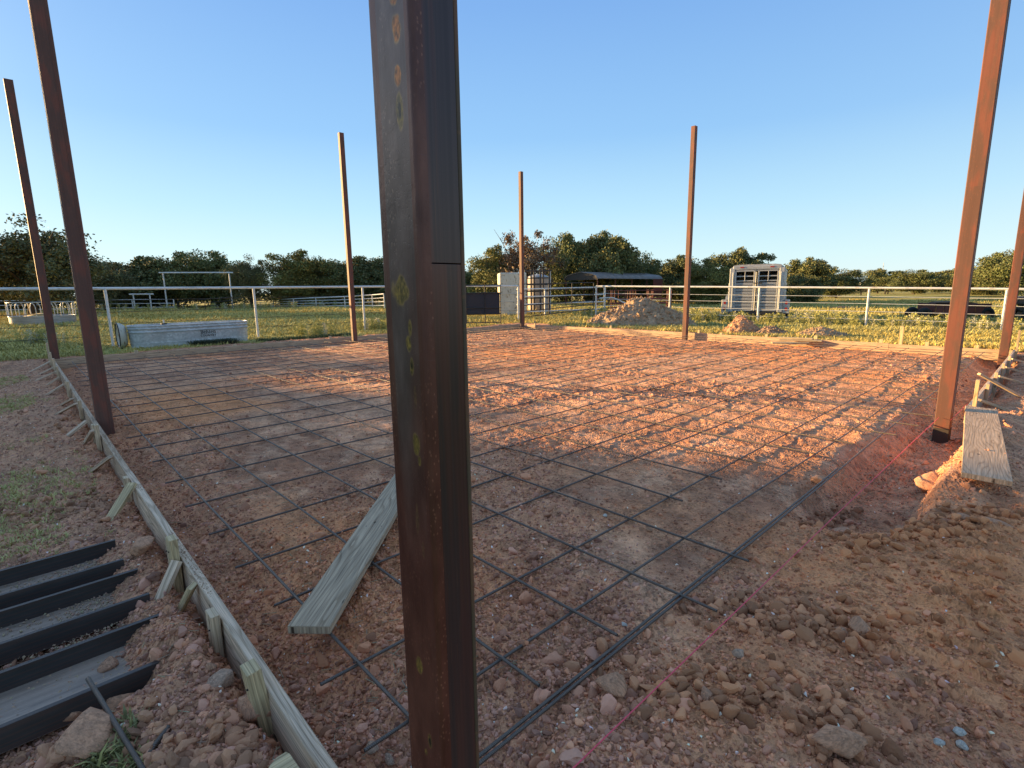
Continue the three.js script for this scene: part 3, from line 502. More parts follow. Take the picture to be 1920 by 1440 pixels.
// ---------------------------------------------------------------- steel posts
{
  const P0 = S(.805, .545), w1 = .128, w2 = .094, y0 = -.5, y1 = 6.05;
  const t = thing('steel_post', V(P0.x, 0, P0.z), TURN, 'big dark brown boxed steel post in the foreground with rusty weld spots', 'post');
  const X = w2 / 2, Z = w1 / 2, r = .009;
  // left web wraps round both corners; uv = metres along the outline and up
  const arc = (cx, cz, a0, a1, rr) => { const o = []; for (let i = 0; i <= 5; i++) { const a = lerp(a0, a1, i / 5) * Math.PI / 180; o.push([cx + rr * cos(a), cz + rr * sin(a)]); } return o; };
  const outer = [[-X + .03, -Z], ...arc(-X + r, -Z + r, 270, 180, r), ...arc(-X + r, Z - r, 180, 90, r), [-X + .021, Z]];
  const inner = [[-X + .021, Z - .004], [-X + .006, Z - .005], [-X + .004, Z - .01], [-X + .004, -Z + .01], [-X + .006, -Z + .005], [-X + .03, -Z + .004]];
  // the mottled brown, greyer towards the top, and weld burns of the left face, drawn where they are: [height, across 0..1, rx, ry in metres, kind]
  const hOn = py => { const q = rayOf(775, py), k = Math.hypot(P0.x, P0.z) / Math.hypot(q.x, q.z); return EYE + q.y * k; };
  const spots = [[12, .55, .012, .021, 0], [78, .57, .012, .021, 0], [165, .55, .010, .016, 0], [222, .55, .011, .030, 1], [545, .36, .024, .027, 2], [612, .55, .006, .016, 2], [640, .5, .007, .012, 2], [682, .55, .006, .014, 1], [820, .56, .011, .021, 2], [850, .63, .005, .009, 2], [1235, .36, .011, .02, 2], [1362, .55, .006, .014, 1], [1392, .42, .004, .007, 2], [960, .5, .006, .03, 3], [1010, .62, .004, .02, 3], [735, .6, .004, .02, 3]].map(([py, u, a, b, k]) => [hOn(py), u * w1, a, b, k]);
  const TW = .25, TH = 3.0;
  const faceMap = dataTex(256, 2048, (x, y) => {
    const s = x * TW - .02, h = y * TH, n = fbm(x * 9, y * 40, 5, 601), st = fbm(x * 14, y * 60, 3, 603), fl = worley(x * 40, y * 300, 605, 0), g = smooth(.95, 1.5, h + .5 * (fbm(x * 4, y * 9, 3, 607) - .5));
    let c = [.39 + .16 * (n - .5) + .06 * (st - .5), .205 + .12 * (n - .5) + .05 * (st - .5), .15 + .10 * (n - .5) + .04 * (st - .5)];
    const gr = [.36 + .18 * (n - .5) + .1 * (st - .5), .31 + .16 * (n - .5) + .1 * (st - .5), .29 + .15 * (n - .5) + .1 * (st - .5)];
    c = c.map((v, i) => lerp(v, gr[i], g * .8 * (s > .012 && s < .095 ? 1 : .25)));
    if (fl[0] < .25 && fl[2] > .72) c = c.map((v, i) => v + [.16, .13, .1][i] * smooth(.4, .7, fbm(x * 5, y * 20, 2, 611)));
    for (const [hh, uu, a, b, k] of spots) {
      const wob = .9 * (fbm(x * 14 + hh * 9, y * 110, 3, 613) - .5), d = Math.hypot((s - uu) / a, (h - hh) / b) + wob; if (d > 1.25) continue;
      const ring = Math.exp(-(((d - .95) / .12) ** 2)), body = 1 - smooth(.8, 1.05, d), col = [[.74, .42, .13], [.52, .42, .18], [.60, .48, .20], [.58, .42, .24]][k], core = k === 1 ? 1 - smooth(.2, .5, d) : 0;
      const tx = .8 + .5 * (fbm(x * 60, y * 500, 3, 617) - .5) * 2;
      c = c.map((v, i) => lerp(v, col[i] * tx, body * (k === 3 ? .5 : .85)));
      c = c.map((v, i) => lerp(v, [.76, .60, .34][i], ring * (k === 3 ? .1 : .3) * (.4 + 1.2 * fbm(x * 30, y * 240, 2, 619))));
      c = c.map(v => v * (1 - .8 * core));
    }
    return c;
  }, true, false);
  faceMap.repeat.set(1 / TW, 1 / TH); faceMap.offset.set(.02 / TW, 0); faceMap.wrapT = THREE.RepeatWrapping;
  const web = prismGeo([...outer, ...inner], y0, y1); { const uv = web.attributes.uv; for (let i = 0; i < uv.count; i++) uv.setX(i, uv.getX(i) - .03 - r * 1.2); }
  part('web_channel', web, new THREE.MeshStandardMaterial({ map: faceMap, bumpMap: scaled(rustMap, 5, 3), bumpScale: .0006, roughness: .42, metalness: .25 }), t);
  const mid = hOn(498);
  part('face_plate', box(w2 - .0305, mid - y0, .004, .0058, (mid + y0) / 2, Z - .0038, .0008), M.millPlate, t).userData.label = 'lower plate of the right face, below the butt joint';
  part('face_plate', box(w2 - .0305, y1 - mid - .0014, .004, .0058, (mid + .0014 + y1) / 2, Z - .0034, .0008), M.millPlate, t).userData.label = 'upper plate of the right face, above the butt joint';
  part('back_plate', box(w2 - .04, y1 - y0, .004, .007, (y1 + y0) / 2, -Z + .0065, .001), M.millPlate, t);
  part('edge_channel', prismGeo(roundRect(.0092, w1, .004, 4).map(([x, z]) => [x + X - .0046, z]), y0, y1), M.lipRust, t);
}
function post(pos, top, w, d, m, label, lean = [0, 0], turn = TURN) {
  const t = thing('steel_post', pos, turn, label, 'post', 'steel posts standing round the pad');
  t.rotation.order = 'YXZ'; t.rotation.z = lean[0]; t.rotation.x = lean[1];
  part('shaft', prismGeo(roundRect(w, d, .008), -.35, top), m, t);
  part('seam_weld', box(.006, top - .2, .004, w * .28, top / 2, d / 2 + .001, .001), m, t);
  return t;
}
post(S(15.7, .55, -.05), 5.95, .15, .15, M.primer, 'thin dark steel post farthest left, at the corner of the left form');
post(S(7.55, .60, -.1), 6.0, .15, .15, M.primer, 'tall dark brown steel post rising from the left form, second from the left', [0, -.026]);
post(S(15.2, 7.62, -.05), 6.1, .14, .12, M.primer, 'steel post along the far left form, right of the water tank');
post(S(15.25, 15.05, -.05), 6.05, .14, .13, M.primer, 'thin farthest steel post in the middle, at the far corner of the pad');
post(S(8.1, 15.15, -.05), 6.15, .15, .13, M.primer, 'rust red steel post along the far right form, beside the large dirt pile');
post(S(.76, 7.12, -.1), 6.2, .14, .135, M.primer, 'tall rust red steel post on the right with the red string tied to it');
post(S(.78, 15.1, -.05), 6.2, .14, .15, M.primer, 'rust red steel post at the right edge of the picture, behind the right form');
// dark band standing for the darker lower face of the string post
{ const g = thing('post_band', S(.76, 7.12, -.4), TURN, 'black sleeve round the foot of the rust red post in the trench', 'band'); part('band', prismGeo(roundRect(.146, .141, .009), 0, .33), mat(.035, .026, .022), g); }

// ---------------------------------------------------------------- rebar mat
{
  const R = rng(5), qs = [.80, 1.22, 1.65, 2.12, 2.66, 3.16, 3.73, 4.31], ps = [1.36, 1.77, 2.41, 2.92, 3.46, 4.04, 4.70, 5.40, 5.97, 6.52, 7.2];
  while (qs.length < 26 && qs[qs.length - 1] < 14.2) qs.push(qs[qs.length - 1] + .58);
  while (ps[ps.length - 1] < 14.2) ps.push(ps[ps.length - 1] + .63);
  const ribs = dataTex(64, 64, (x, y) => smooth(.55, .8, Math.abs(sin(TAU * (x * 4 + y)))), false);
  const starts = [.95, 1.17, 1.13, .92, 1.0, 1.65, 1.64, 1.54, 1.35, 1.2, .98, .9, .86];
  const make = (pts, label, group, r = .0067) => {
    const c = new THREE.CatmullRomCurve3(pts, false, 'catmullrom', .3), L = c.getLength(), g = new THREE.TubeGeometry(c, Math.max(24, pts.length * 2), r, 7);
    const uv = g.attributes.uv; for (let i = 0; i < uv.count; i++) uv.setXY(i, uv.getX(i) * L / .05, uv.getY(i));
    return single('rebar', g, M.rebar, label, 'rebar', group);
  };
  M.rebar.bumpMap = ribs; M.rebar.bumpScale = .0022;
  qs.forEach((q, i) => {
    const a = starts[i] ?? .85 + .25 * R(), b = 15.05 + .15 * R(), pts = [], n = 22, s = R() * 50, kink = i === 1;
    for (let k = 0; k <= n; k++) { const p = lerp(a, b, k / n); const v = S(p, q + .05 * (vnoise(p * .35, s, 3) - .5) * (p > 3 ? 1 : .3) + (kink && p > 10 ? -.03 * (p - 10) + .03 * Math.max(0, p - 12) : 0), 0); v.y = .016 + .012 * (vnoise(p * .8, s + 4, 5) - .5); pts.push(v); }
    make(pts, `${i ? ordinal[i] : 'first'} rebar from the left form, running toward the far left form`, 'rebars running to the far left edge');
  });
  { const R2 = rng(17), ties = [], w = merge([new THREE.TorusGeometry(.011, .0013, 4, 10, 4.6).rotateX(1.2), bar(V(.008, .006, 0), V(.024, .016, .006), .0013, 4), bar(V(.008, .006, 0), V(.02, .018, -.008), .0013, 4)]); for (const q of qs) for (const p of ps) if (p < 7 && q < 8 && R2() < .7) { const v = S(p + .02 * (R2() - .5), q); v.y = .014; ties.push([v, V(1.2, 1.2, 1.2), yaw(R2() * TAU), lin(.07, .06, .055)]); } stuff('tie_wires', w, new THREE.MeshStandardMaterial({ color: 0xffffff, roughness: .5, metalness: .5 }), ties, 'thin twisted tie wires at the rebar crossings', 'wire'); }
  ps.forEach((p, i) => {
    const a = .62 + .12 * R(), b = 14.9 + .15 * R(), pts = [], n = 22, s = R() * 50;
    for (let k = 0; k <= n; k++) { const q = lerp(a, b, k / n), v = S(p + .05 * (vnoise(q * .35, s, 3) - .5), q, 0); v.y = .002 + .010 * (vnoise(q * .8, s + 4, 5) - .5); pts.push(v); }
    make(pts, `${ordinal[i + 1]} rebar from the near edge, running toward the far right form`, 'rebars running to the far right edge');
  });
  for (const [dp, b] of [[0, 15], [.018, 4.6]]) { const pts = []; for (let k = 0; k <= 26; k++) { const q = lerp(dp ? .85 : .72, b, k / 26), v = S(1.08 + dp + .03 * (vnoise(q * .5, 8, 3) - .5), q); v.y = .008 + .01 * (vnoise(q, 3 + dp, 5) - .5) + dp * .2; pts.push(v); } make(pts, dp ? 'short rebar laid tight against the edge bar nearest the red string' : 'edge rebar nearest the red string, running to the far right edge', 'rebars running to the far right edge'); }
  for (const [a, b, h0, h1, label] of [[[165, 1272], [275, 1462], .02, -.06, 'loose rebar lying from the lowest steel channel down to the bottom edge'], [[318, 1370], [262, 1450], -.03, -.07, 'short loose rebar end in the soil at the bottom left']]) { const A = at(...a, h0), B = at(...b, h1); A.y = Math.max(gy(A) + .012, h0); B.y = gy(B) + .012; make([A, A.clone().lerp(B, .5).setY(Math.max((A.y + B.y) / 2, gy(A.clone().lerp(B, .5)) + .012)), B], label, 'loose rebar ends', .0085); }
}
// red mason's line
{ const a = S(.815, .35, .105), b = S(.79, 7.03, .05), m = S(.805, 3.6, .085); single('string_line', tube([a, m, b], .0023, 40, 6), M.string, 'red string line stretched across the near edge to the rust red post', 'string'); 
  single('string_line', tube([S(.69, 7.02, .04), S(.655, 8.0, .066)], .0021, 8, 6), M.string, 'short red string from the rust red post to the right form', 'string'); }

// ---------------------------------------------------------------- forms
const FT = .06, FH = .235;
function board(name, len, h, th, pos, turn, m, label, category, group, seed, nails = true) {
  const g = thing(name, pos, turn, label, category, group); part('board', plankGeo(len, h, th, .004, seed), m, g);
  return g;
}
[[.85, 5.02], [5.025, 10.2], [10.205, 15.62]].forEach(([a, b], i) => board('form_board', b - a, FH, .045, S((a + b) / 2, .5, FT - FH / 2 - (i === 1 ? .008 : 0)), TURN + Math.PI / 2, i ? M.form : M.formGrey, ['pale form board nearest the camera on the left, soil on its top edge', 'middle board of the left form, beside the tall dark post', 'farthest board of the left form, up to the corner'][i], 'form board', 'form boards round the pad', 20 + i));
[[.53, 4.0], [4.005, 7.25], [7.255, 11.3], [11.305, 15.36]].forEach(([a, b], i) => board('form_board', b - a, FH, .038, S(15.63, (a + b) / 2, FT - FH / 2 - (i % 2) * .006), TURN, M.form, ['far form board in front of the left half of the water tank', 'far form board in front of the right end of the water tank', 'far form board behind the near big post', 'far form board left of the far corner post'][i], 'form board', 'form boards round the pad', 30 + i));
[[.62, 2.85], [2.855, 7.2], [7.205, 11.6], [11.605, 15.6]].forEach(([a, b], i) => board('form_board', b - a, FH, .038, S((a + b) / 2, 15.38, FT - FH / 2 - (i % 2) * .006 - (i === 0 ? .02 : 0)), TURN + Math.PI / 2, M.form, ['far right form board reaching the right edge post', 'far right form board behind the stack of short planks', 'far right form board in front of the large dirt pile', 'far right form board next to the far corner post'][i], 'form board', 'form boards round the pad', 40 + i));
[[7.75, 11.4], [11.405, 15.36]].forEach(([a, b], i) => board('form_board', b - a, FH, .038, S(.63, (a + b) / 2, FT - FH / 2), TURN, M.formGrey, ['near board of the right form, beside the rust red post', 'far board of the right form, up to the right edge post'][i], 'form board', 'form boards round the pad', 50 + i));
const nailMat = M.darkSteel;
function stakeAt(pos, h, w, th, turn, lean, m, label, group, seed, round) {      // a driven stake, cut square (or split round) at the top
  const g = thing('form_stake', pos, turn, label, 'stake', group); g.rotation.order = 'YXZ'; g.rotation.z = lean[0]; g.rotation.x = lean[1];
  if (round) { const c = new THREE.CylinderGeometry(w / 2, w / 2 * 1.05, h, 14, 3); const P = c.attributes.position, uv = c.attributes.uv; for (let i = 0; i < P.count; i++) { if (P.getZ(i) < -th * .2) P.setZ(i, -th * .2); P.setX(i, P.getX(i) * (1 + .05 * sin(i * 2.1))); uv.setXY(i, P.getY(i) + 1, P.getX(i) + 2); } c.computeVertexNormals(); c.translate(0, -h / 2, 0); part('stake', c, m, g); }
  else { const b = plankGeo(w, h, th, .003, seed); b.translate(0, -h / 2, 0); part('stake', b, m, g); }
  part('nail', merge([bar(V(w * .15, -.07, th / 2), V(w * .15, -.07, th / 2 + .006), .004, 6)]), nailMat, g);
  return g;
}
function kicker(a, b, w, th, m, label, group, seed) {      // a raking brace from a (high) to b (in the ground)
  const d = b.clone().sub(a), L = d.length(), g = thing('form_brace', b.clone(), 0, label, 'brace', group), y = d.clone().normalize().negate(), x = V(0, 1, 0).cross(y).normalize(), z = x.clone().cross(y);
  g.quaternion.setFromRotationMatrix(new THREE.Matrix4().makeBasis(x, y, z)); const q = plankGeo(w, L + .08, th, .003, seed); q.translate(0, L / 2 - .04, 0); part('brace', q, m, g); return g;
}
const LS = 'stakes along the left form';
[[1.36, .425, .105, .42, .115, .09, [.10, 0], 1, 'thick split stake with soil on its end at the bottom edge'],
 [1.83, .44, .125, .45, .08, .05, [.02, .1], 0, 'yellowish square stake leaning on the nearest left form board'],
 [2.38, .45, .07, .35, .085, .036, [0, 0], 0, 'short stake hardly above the nearest left form board'],
 [3.13, .45, .15, .4, .08, .04, [0, 0], 0, 'tall yellowish stake among the braces on the nearest left form board'],
 [3.26, .455, .10, .4, .04, .03, [0, 0], 0, 'narrow stake right behind the tall yellowish stake'],
 [4.78, .452, .06, .36, .07, .034, [0, 0], 0, 'stake behind the pale brace at the first board joint'],
 [6.62, .452, .14, .45, .085, .036, [0, 0], 0, 'tall stake left of the tall dark post, nearer the camera'],
 [6.95, .452, .085, .36, .075, .034, [0, 0], 0, 'lower stake at the foot of the tall dark post'],
 [8.45, .452, .13, .45, .09, .036, [0, 0], 0, 'tall stake just beyond the tall dark post'],
 [10.35, .452, .15, .45, .085, .036, [0, 0], 0, 'tall stake at the second board joint of the left form'],
 [10.6, .455, .12, .45, .06, .034, [0, 0], 0, 'stake paired behind the one at the second board joint'],
 [13.0, .452, .13, .45, .08, .036, [0, 0], 0, 'stake on the far board of the left form, third from its corner'],
 [13.9, .452, .2, .5, .08, .036, [0, 0], 0, 'stake on the far board of the left form, second from its corner'],
 [15.0, .452, .24, .55, .08, .036, [0, 0], 0, 'stake on the far board of the left form, next to its corner'],
 [15.5, .44, .42, .7, .07, .036, [.02, 0], 0, 'tallest stake of the left form, at its far corner'],
].forEach(([p, q, top, h, w, th, lean, round, label], i) => stakeAt(S(p, q - (round ? .03 : 0), top + .03), h + .08, w, th, TURN + Math.PI / 2 + Math.PI, lean, i < 2 || i === 3 ? M.fresh : M.stake, label, LS, 60 + i, round));
const LB = 'braces propping the left form';
[[3.06, .45, .075, 3.0, .34, -.09, 'grey brace on the left of the tall yellowish stake'], [2.76, .455, .06, 2.82, .385, -.1, 'pale brace on the right of the tall yellowish stake'], [4.6, .47, .085, 4.46, .3, -.1, 'longest pale brace, at the first board joint of the left form'], [5.7, .455, .04, 5.85, .33, -.09, 'short brace below the tall stake nearer than the dark post'], [6.85, .44, .07, 6.98, .36, -.1, 'steep brace at the foot of the tall dark post'], [7.55, .44, .05, 7.5, .2, -.12, 'long brace left of the tall dark post'], [8.9, .44, .05, 9.2, .22, -.12, 'brace just beyond the tall dark post'], [9.5, .44, .03, 9.75, .25, -.12, 'small brace second beyond the tall dark post'], [11.2, .44, .03, 11.2, .2, -.12, 'brace beyond the second board joint of the left form'], [12.3, .44, .03, 12.3, .22, -.12, 'thin brace fourth from the far corner of the left form'], [13.2, .44, .04, 13.2, .1, -.12, 'thin brace third from the far corner of the left form'], [14.1, .44, .03, 14.1, .15, -.12, 'thin brace second from the far corner of the left form'], [15.0, .44, .08, 14.9, .1, -.1, 'brace next to the far corner of the left form']
].forEach(([p, q, h, p2, q2, h2, label], i) => kicker(S(p, q, h), S(p2, q2, h2), .055 + (i % 3) * .006, .026, i === 2 || i === 1 ? M.fresh : M.formGrey, label, LB, 80 + i));
const RS = 'stakes along the right form';
[[7.9, .585, .37, .75, .07, 'tall yellow stake at the near end of the right form'], [9.4, .59, .12, .45, .09, 'second stake along the right form, counting from the tall yellow one'], [10.6, .59, .14, .45, .09, 'third stake along the right form, counting from the tall yellow one'], [11.9, .59, .14, .45, .09, 'fourth stake along the right form, counting from the tall yellow one'], [13.2, .59, .14, .45, .09, 'fifth stake along the right form, counting from the tall yellow one'], [15.1, .59, .5, .8, .08, 'tall stake at the far end of the right form']
].forEach(([q, p, top, h, w, label], i) => stakeAt(S(p, q, top), h, w, .036, TURN, [0, 0], i === 0 || i === 5 ? M.fresh : M.stake, label, RS, 100 + i));
[[9.15, .68, .28, 9.5, .2, -.06, 'brace sticking up over the right form'], [8.15, .57, .1, 8.45, .28, -.06, 'brace beside the tall yellow stake of the right form'], [10.75, .57, .06, 10.9, .2, -.06, 'third brace along the right form'], [12.0, .57, .06, 12.15, .2, -.06, 'fourth brace along the right form'], [13.4, .57, .06, 13.6, .15, -.06, 'last brace along the right form']
].forEach(([q, p, h, q2, p2, h2, label], i) => kicker(S(p, q, h), S(p2, q2, h2), .06, .03, M.stake, label, 'braces propping the right form', 110 + i));
// stakes behind the far forms
[[253, .12, 'first'], [333, .07, 'second'], [440, .09, 'third'], [545, .08, 'fourth'], [620, .13, 'fifth']].forEach(([px, top, n], i) => { const r = rayOf(px, 645), k = 15.68 / (r.x * D1.x + r.z * D1.z); stakeAt(V(r.x * k, top, r.z * k), .45, .08, .036, TURN, [0, 0], M.stake, `${n} stake from the left behind the far left form, below the white fence`, 'stakes behind the far left form', 120 + i); });
[[1003, .2, 'first'], [1060, .1, 'second'], [1145, .17, 'third'], [1310, .16, 'fourth'], [1352, .11, 'fifth'], [1437, .12, 'sixth'], [1530, .15, 'seventh'], [1653, .14, 'eighth'], [1690, .47, 'ninth and tallest'], [1740, .13, 'tenth'], [1835, .11, 'eleventh']].forEach(([px, top, n], i) => { const r = rayOf(px, 630), k = 15.44 / (r.x * D2.x + r.z * D2.z); stakeAt(V(r.x * k, top, r.z * k), .45 + (top > .3 ? .3 : 0), .075, .036, TURN + Math.PI / 2, [0, 0], M.fresh, `${n} stake from the left behind the far right form`, 'stakes behind the far right form', 130 + i); });

// ---------------------------------------------------------------- loose planks
{
  const a = S(2.06, .72).lerp(S(2.0, .745), .3), far = S(3.10, 1.80), d = far.clone().sub(a).normalize(), L = 1.95, c = a.clone().addScaledVector(d, L / 2); c.y = .058;
  const g = thing('plank', c, Math.atan2(-d.z, d.x), 'weathered greenish plank lying across the rebar beside the big near post', 'plank'); g.rotation.order = 'YXZ'; g.rotation.z = .012;
  part('board', plankGeo(L, .038, .184, .004, 151), M.plankGrey, g); for (const z of [-.04, .05]) part('nail_hole', bar(V(-.05, .0175, z), V(-.05, .0196, z), .004, 8), M.black, g);
}
{
  const a = S(.23, 4.64), b = S(.50, 7.5), d = b.clone().sub(a), L = d.length(), c = a.clone().lerp(b, .5); c.y = .125;
  const g = thing('plank', c, Math.atan2(-d.z, d.x), 'wide plank lying on the heaped soil at the right, beside the rust red post', 'plank'); g.rotation.order = 'YXZ'; g.rotation.z = -.012; g.rotation.x = .03;
  part('board', plankGeo(L, .038, .262, .004, 152), M.form, g);
}
[[1482, 641, .9, -.25, -.03, 'lowest of the three short planks stacked before the far right form'], [1500, 639, 1.0, -.52, .012, 'middle of the three short planks stacked before the far right form'], [1490, 638, .85, -.62, .054, 'topmost of the three short planks stacked before the far right form']].forEach(([px, py, L, turn, y, label], i) => { const v = at(px, py, .02); v.y = y + .02; board('plank', L, .036, .18, v, turn, M.fresh, label, 'plank', 'short planks stacked on the pad', 155 + i); });

// ---------------------------------------------------------------- steel channels on the ground
[[3.90, 3.545, .27, 'upper of the three dark steel channels at the lower left'], [3.375, 3.02, .31, 'middle of the three dark steel channels at the lower left'], [2.78, 2.385, .31, 'lowest and nearest of the three dark steel channels at the lower left']].forEach(([pa, pb, qe, label], i) => {
  const w = pa - pb, L = 5.2, g = thing('steel_channel', S((pa + pb) / 2, qe - L / 2, -.135 + (i === 2 ? .008 : 0)), TURN, label, 'channel', 'steel channels lying on the ground');
  part('web', box(L, .004, w, 0, .002, 0, .001), M.purlinWeb, g);
  for (const s of [-1, 1]) { const f = part('flange', box(L, .098, .004, 0, .049, s * (w / 2 - .002), .001), M.purlin, g); part('lip', box(L, .004, .018, 0, .096, s * (w / 2 - .013), .001), M.purlin, f); }
});

// ---------------------------------------------------------------- larger clods and stones
[[472, 1335, .135, 'largest round clod of clay against the nearest left form board'], [160, 1390, .15, 'broad clod of earth at the bottom left corner'], [222, 1308, .10, 'brown clod at the end of the loose rebar'], [415, 1278, .085, 'grey clod left of the yellowish square stake'], [420, 1222, .06, 'round clod beside the short stake'], [395, 1250, .04, 'small clod left of the round clod beside the short stake'], [268, 1028, .115, 'clod with a broken stick at the end of the upper steel channel'], [205, 1250, .075, 'clod lying on the lowest steel channel'], [145, 1340, .075, 'clod between the lowest channel and the bottom left clod'], [300, 1425, .05, 'grey stone at the bottom edge beside the short rebar'],
 [1148, 1288, .085, 'round clod beside the red string at the bottom centre'], [1325, 1302, .06, 'upright clod right of the red string'], [1572, 1392, .12, 'reddish crumbly lump at the bottom right'], [1612, 1178, .085, 'largest clod of the ridge right of the red string'], [1574, 1186, .05, 'small clod left of the largest clod of the ridge'], [1384, 1226, .05, 'oblong stone right of the red string'], [1216, 992, .05, 'orange clod between two rebars'], [1135, 966, .03, 'pale stone at a rebar crossing'], [1530, 930, .09, 'clod on the near lip of the right trench'], [1740, 900, .17, 'broad clod at the near end of the soil heap by the wide plank'], [700, 1400, .05, 'grey stone in the trench left of the big post'], [730, 1425, .045, 'second grey stone at the foot of the big post'], [1760, 1390, .03, 'left one of the white stones at the bottom right'], [1802, 1397, .035, 'right one of the white stones at the bottom right'], [1798, 1372, .034, 'upper one of the white stones at the bottom right'], [1585, 1206, .03, 'white stone below the largest clod of the ridge'], [1172, 1172, .03, 'white stone beside the edge rebar']
].forEach(([px, py, s, label], i) => {
  const white = /white|pale/.test(label), grey = /grey|oblong/.test(label), v = at(px, py, 0); for (let k = 0; k < 3; k++) v.copy(at(px, py, gy(v) + s * .25)); v.y = gy(v) + s * .24;
  const m = M.clod.clone(); m.color = white ? lin(.90, .84, .72) : grey ? lin(.70, .45, .30) : lin(.72, .375, .215);
  const o = single(white ? 'stone' : 'clod', smoothLump(700 + i, s > .07 ? 5 : 3, .3, .8), m, label, white ? 'stone' : 'clod', white ? 'white stones on the pad' : 'large clods of earth'); o.position.copy(v); o.rotation.y = i * 1.3; const big = s > .07 ? 1.3 : 1.1; o.scale.set(s * 1.15 * big, s * big, s * big); o.position.y += s * (big - 1) * .4;
});
[[1575, 984, .25, .13, 'thin slab of crust under the red string at the end of the trench'], [1642, 996, .16, .12, 'thin slab of crust right of the red string'], [1868, 972, .2, .1, 'long slab of clay in front of the wide plank'], [1805, 968, .14, .1, 'short slab of clay in front of the wide plank'], [1690, 985, .12, .1, 'small slab of clay between the string and the wide plank']].forEach(([px, py, a, b, label], i) => {
  const v = at(px, py, 0); for (let k = 0; k < 3; k++) v.copy(at(px, py, gy(v) + .02)); v.y = gy(v) + .022; const m = M.clod.clone(); m.color = lin(.72, .375, .215);
  const o = single('clay_slab', smoothLump(760 + i, 4, .25, .35), m, label, 'clod', 'slabs of dried clay'); o.position.copy(v); o.rotation.set(.1 * (i - 2), .5 + i * .9, .08); o.scale.set(a, .12, b);
});
const pileClods = [];
function pile(px, depth, w, d, h, tint, label, seed) {
  const c = away(px, depth), n = 70, pos = [], col = [], uv = [], idx = [], y0 = fieldBase(c.x, c.z);
  for (let j = 0; j <= n; j++) for (let i = 0; i <= n; i++) { const u = i / n * 2 - 1, v = j / n * 2 - 1, x = u * w / 2, z = v * d / 2, r = Math.hypot(u, v) * (1 + .35 * (fbm(u * 2 + seed, v * 2, 3, seed) - .5)), k = Math.max(0, 1 - r); let y = h * Math.pow(k, .95) * 1.15 - .06 * smooth(.85, 1.1, r); y = Math.min(y, h * (.86 + .25 * fbm(u * 4, v * 4, 2, seed + 2))) + (.16 * h + .02) * (fbm(x * 3 + seed, z * 3, 4, seed + 3) - .5) + .09 * h * (1 - smooth(0, .6, worley(x * 5, z * 5, seed, 0)[0])) * smooth(1, .7, r) ; pos.push(x, y - .12 * smooth(.95, 1.2, r), z); const t = .75 + .5 * fbm(x * 5, z * 5, 3, seed + 5); col.push(tint[0] * t, tint[1] * t, tint[2] * t); uv.push(x / 1.7, z / 1.7); }
  for (let j = 0; j < n; j++) for (let i = 0; i < n; i++) { const a = j * (n + 1) + i, b = a + n + 1; idx.push(a, b, a + 1, a + 1, b, b + 1); }
  const g = new THREE.BufferGeometry(); g.setAttribute('position', new THREE.Float32BufferAttribute(pos, 3)); g.setAttribute('color', new THREE.Float32BufferAttribute(col, 3)); g.setAttribute('uv', new THREE.Float32BufferAttribute(uv, 2)); g.setIndex(idx); g.computeVertexNormals();
  const o = single('dirt_pile', g, M.dirt, label, 'dirt pile', 'dirt piles behind the far right form'); o.position.set(c.x, y0, c.z);
  const R = rng(seed), N = (n + 1) * (n + 1); for (let k = 0; k < 5000; k++) { const i = Math.floor(R() * N), y = pos[i * 3 + 1]; if (y < .03 || pileClods.length > 9000) continue; const s = (.02 + .11 * Math.pow(R(), 3)) * (h > .8 ? 1.3 : .7), v = .55 + .35 * R(); pileClods.push([V(c.x + pos[i * 3] + (R() - .5) * .05, y0 + y + s * .1, c.z + pos[i * 3 + 2] + (R() - .5) * .05), V(s * 1.2, s * .8, s), spin(R), lin(tint[0] * v, tint[1] * v, tint[2] * v)]); if (k > 2200 * h + 300) break; }
  return o;
}
pile(1195, 21.5, 4.6, 3.2, 1.0, [.52, .34, .2], 'large heap of dirt behind the far right form', 41);
pile(1383, 17.2, 1.25, 1.1, .52, [.62, .34, .19], 'small pointed heap of dirt in front of the stock trailer', 42);
pile(1436, 16.6, 1.1, .9, .24, [.45, .28, .17], 'low dark heap right of the small pointed heap', 43);
pile(1530, 15.8, 1.8, 1.2, .27, [.5, .33, .19], 'low flat heap behind the stack of short planks', 44);
stuff('pile_clods', lumpGeo(530, 2, .4, .8), new THREE.MeshStandardMaterial({ color: 0xffffff, roughness: .97 }), pileClods, 'clods lying on the dirt piles behind the far right form', 'soil');

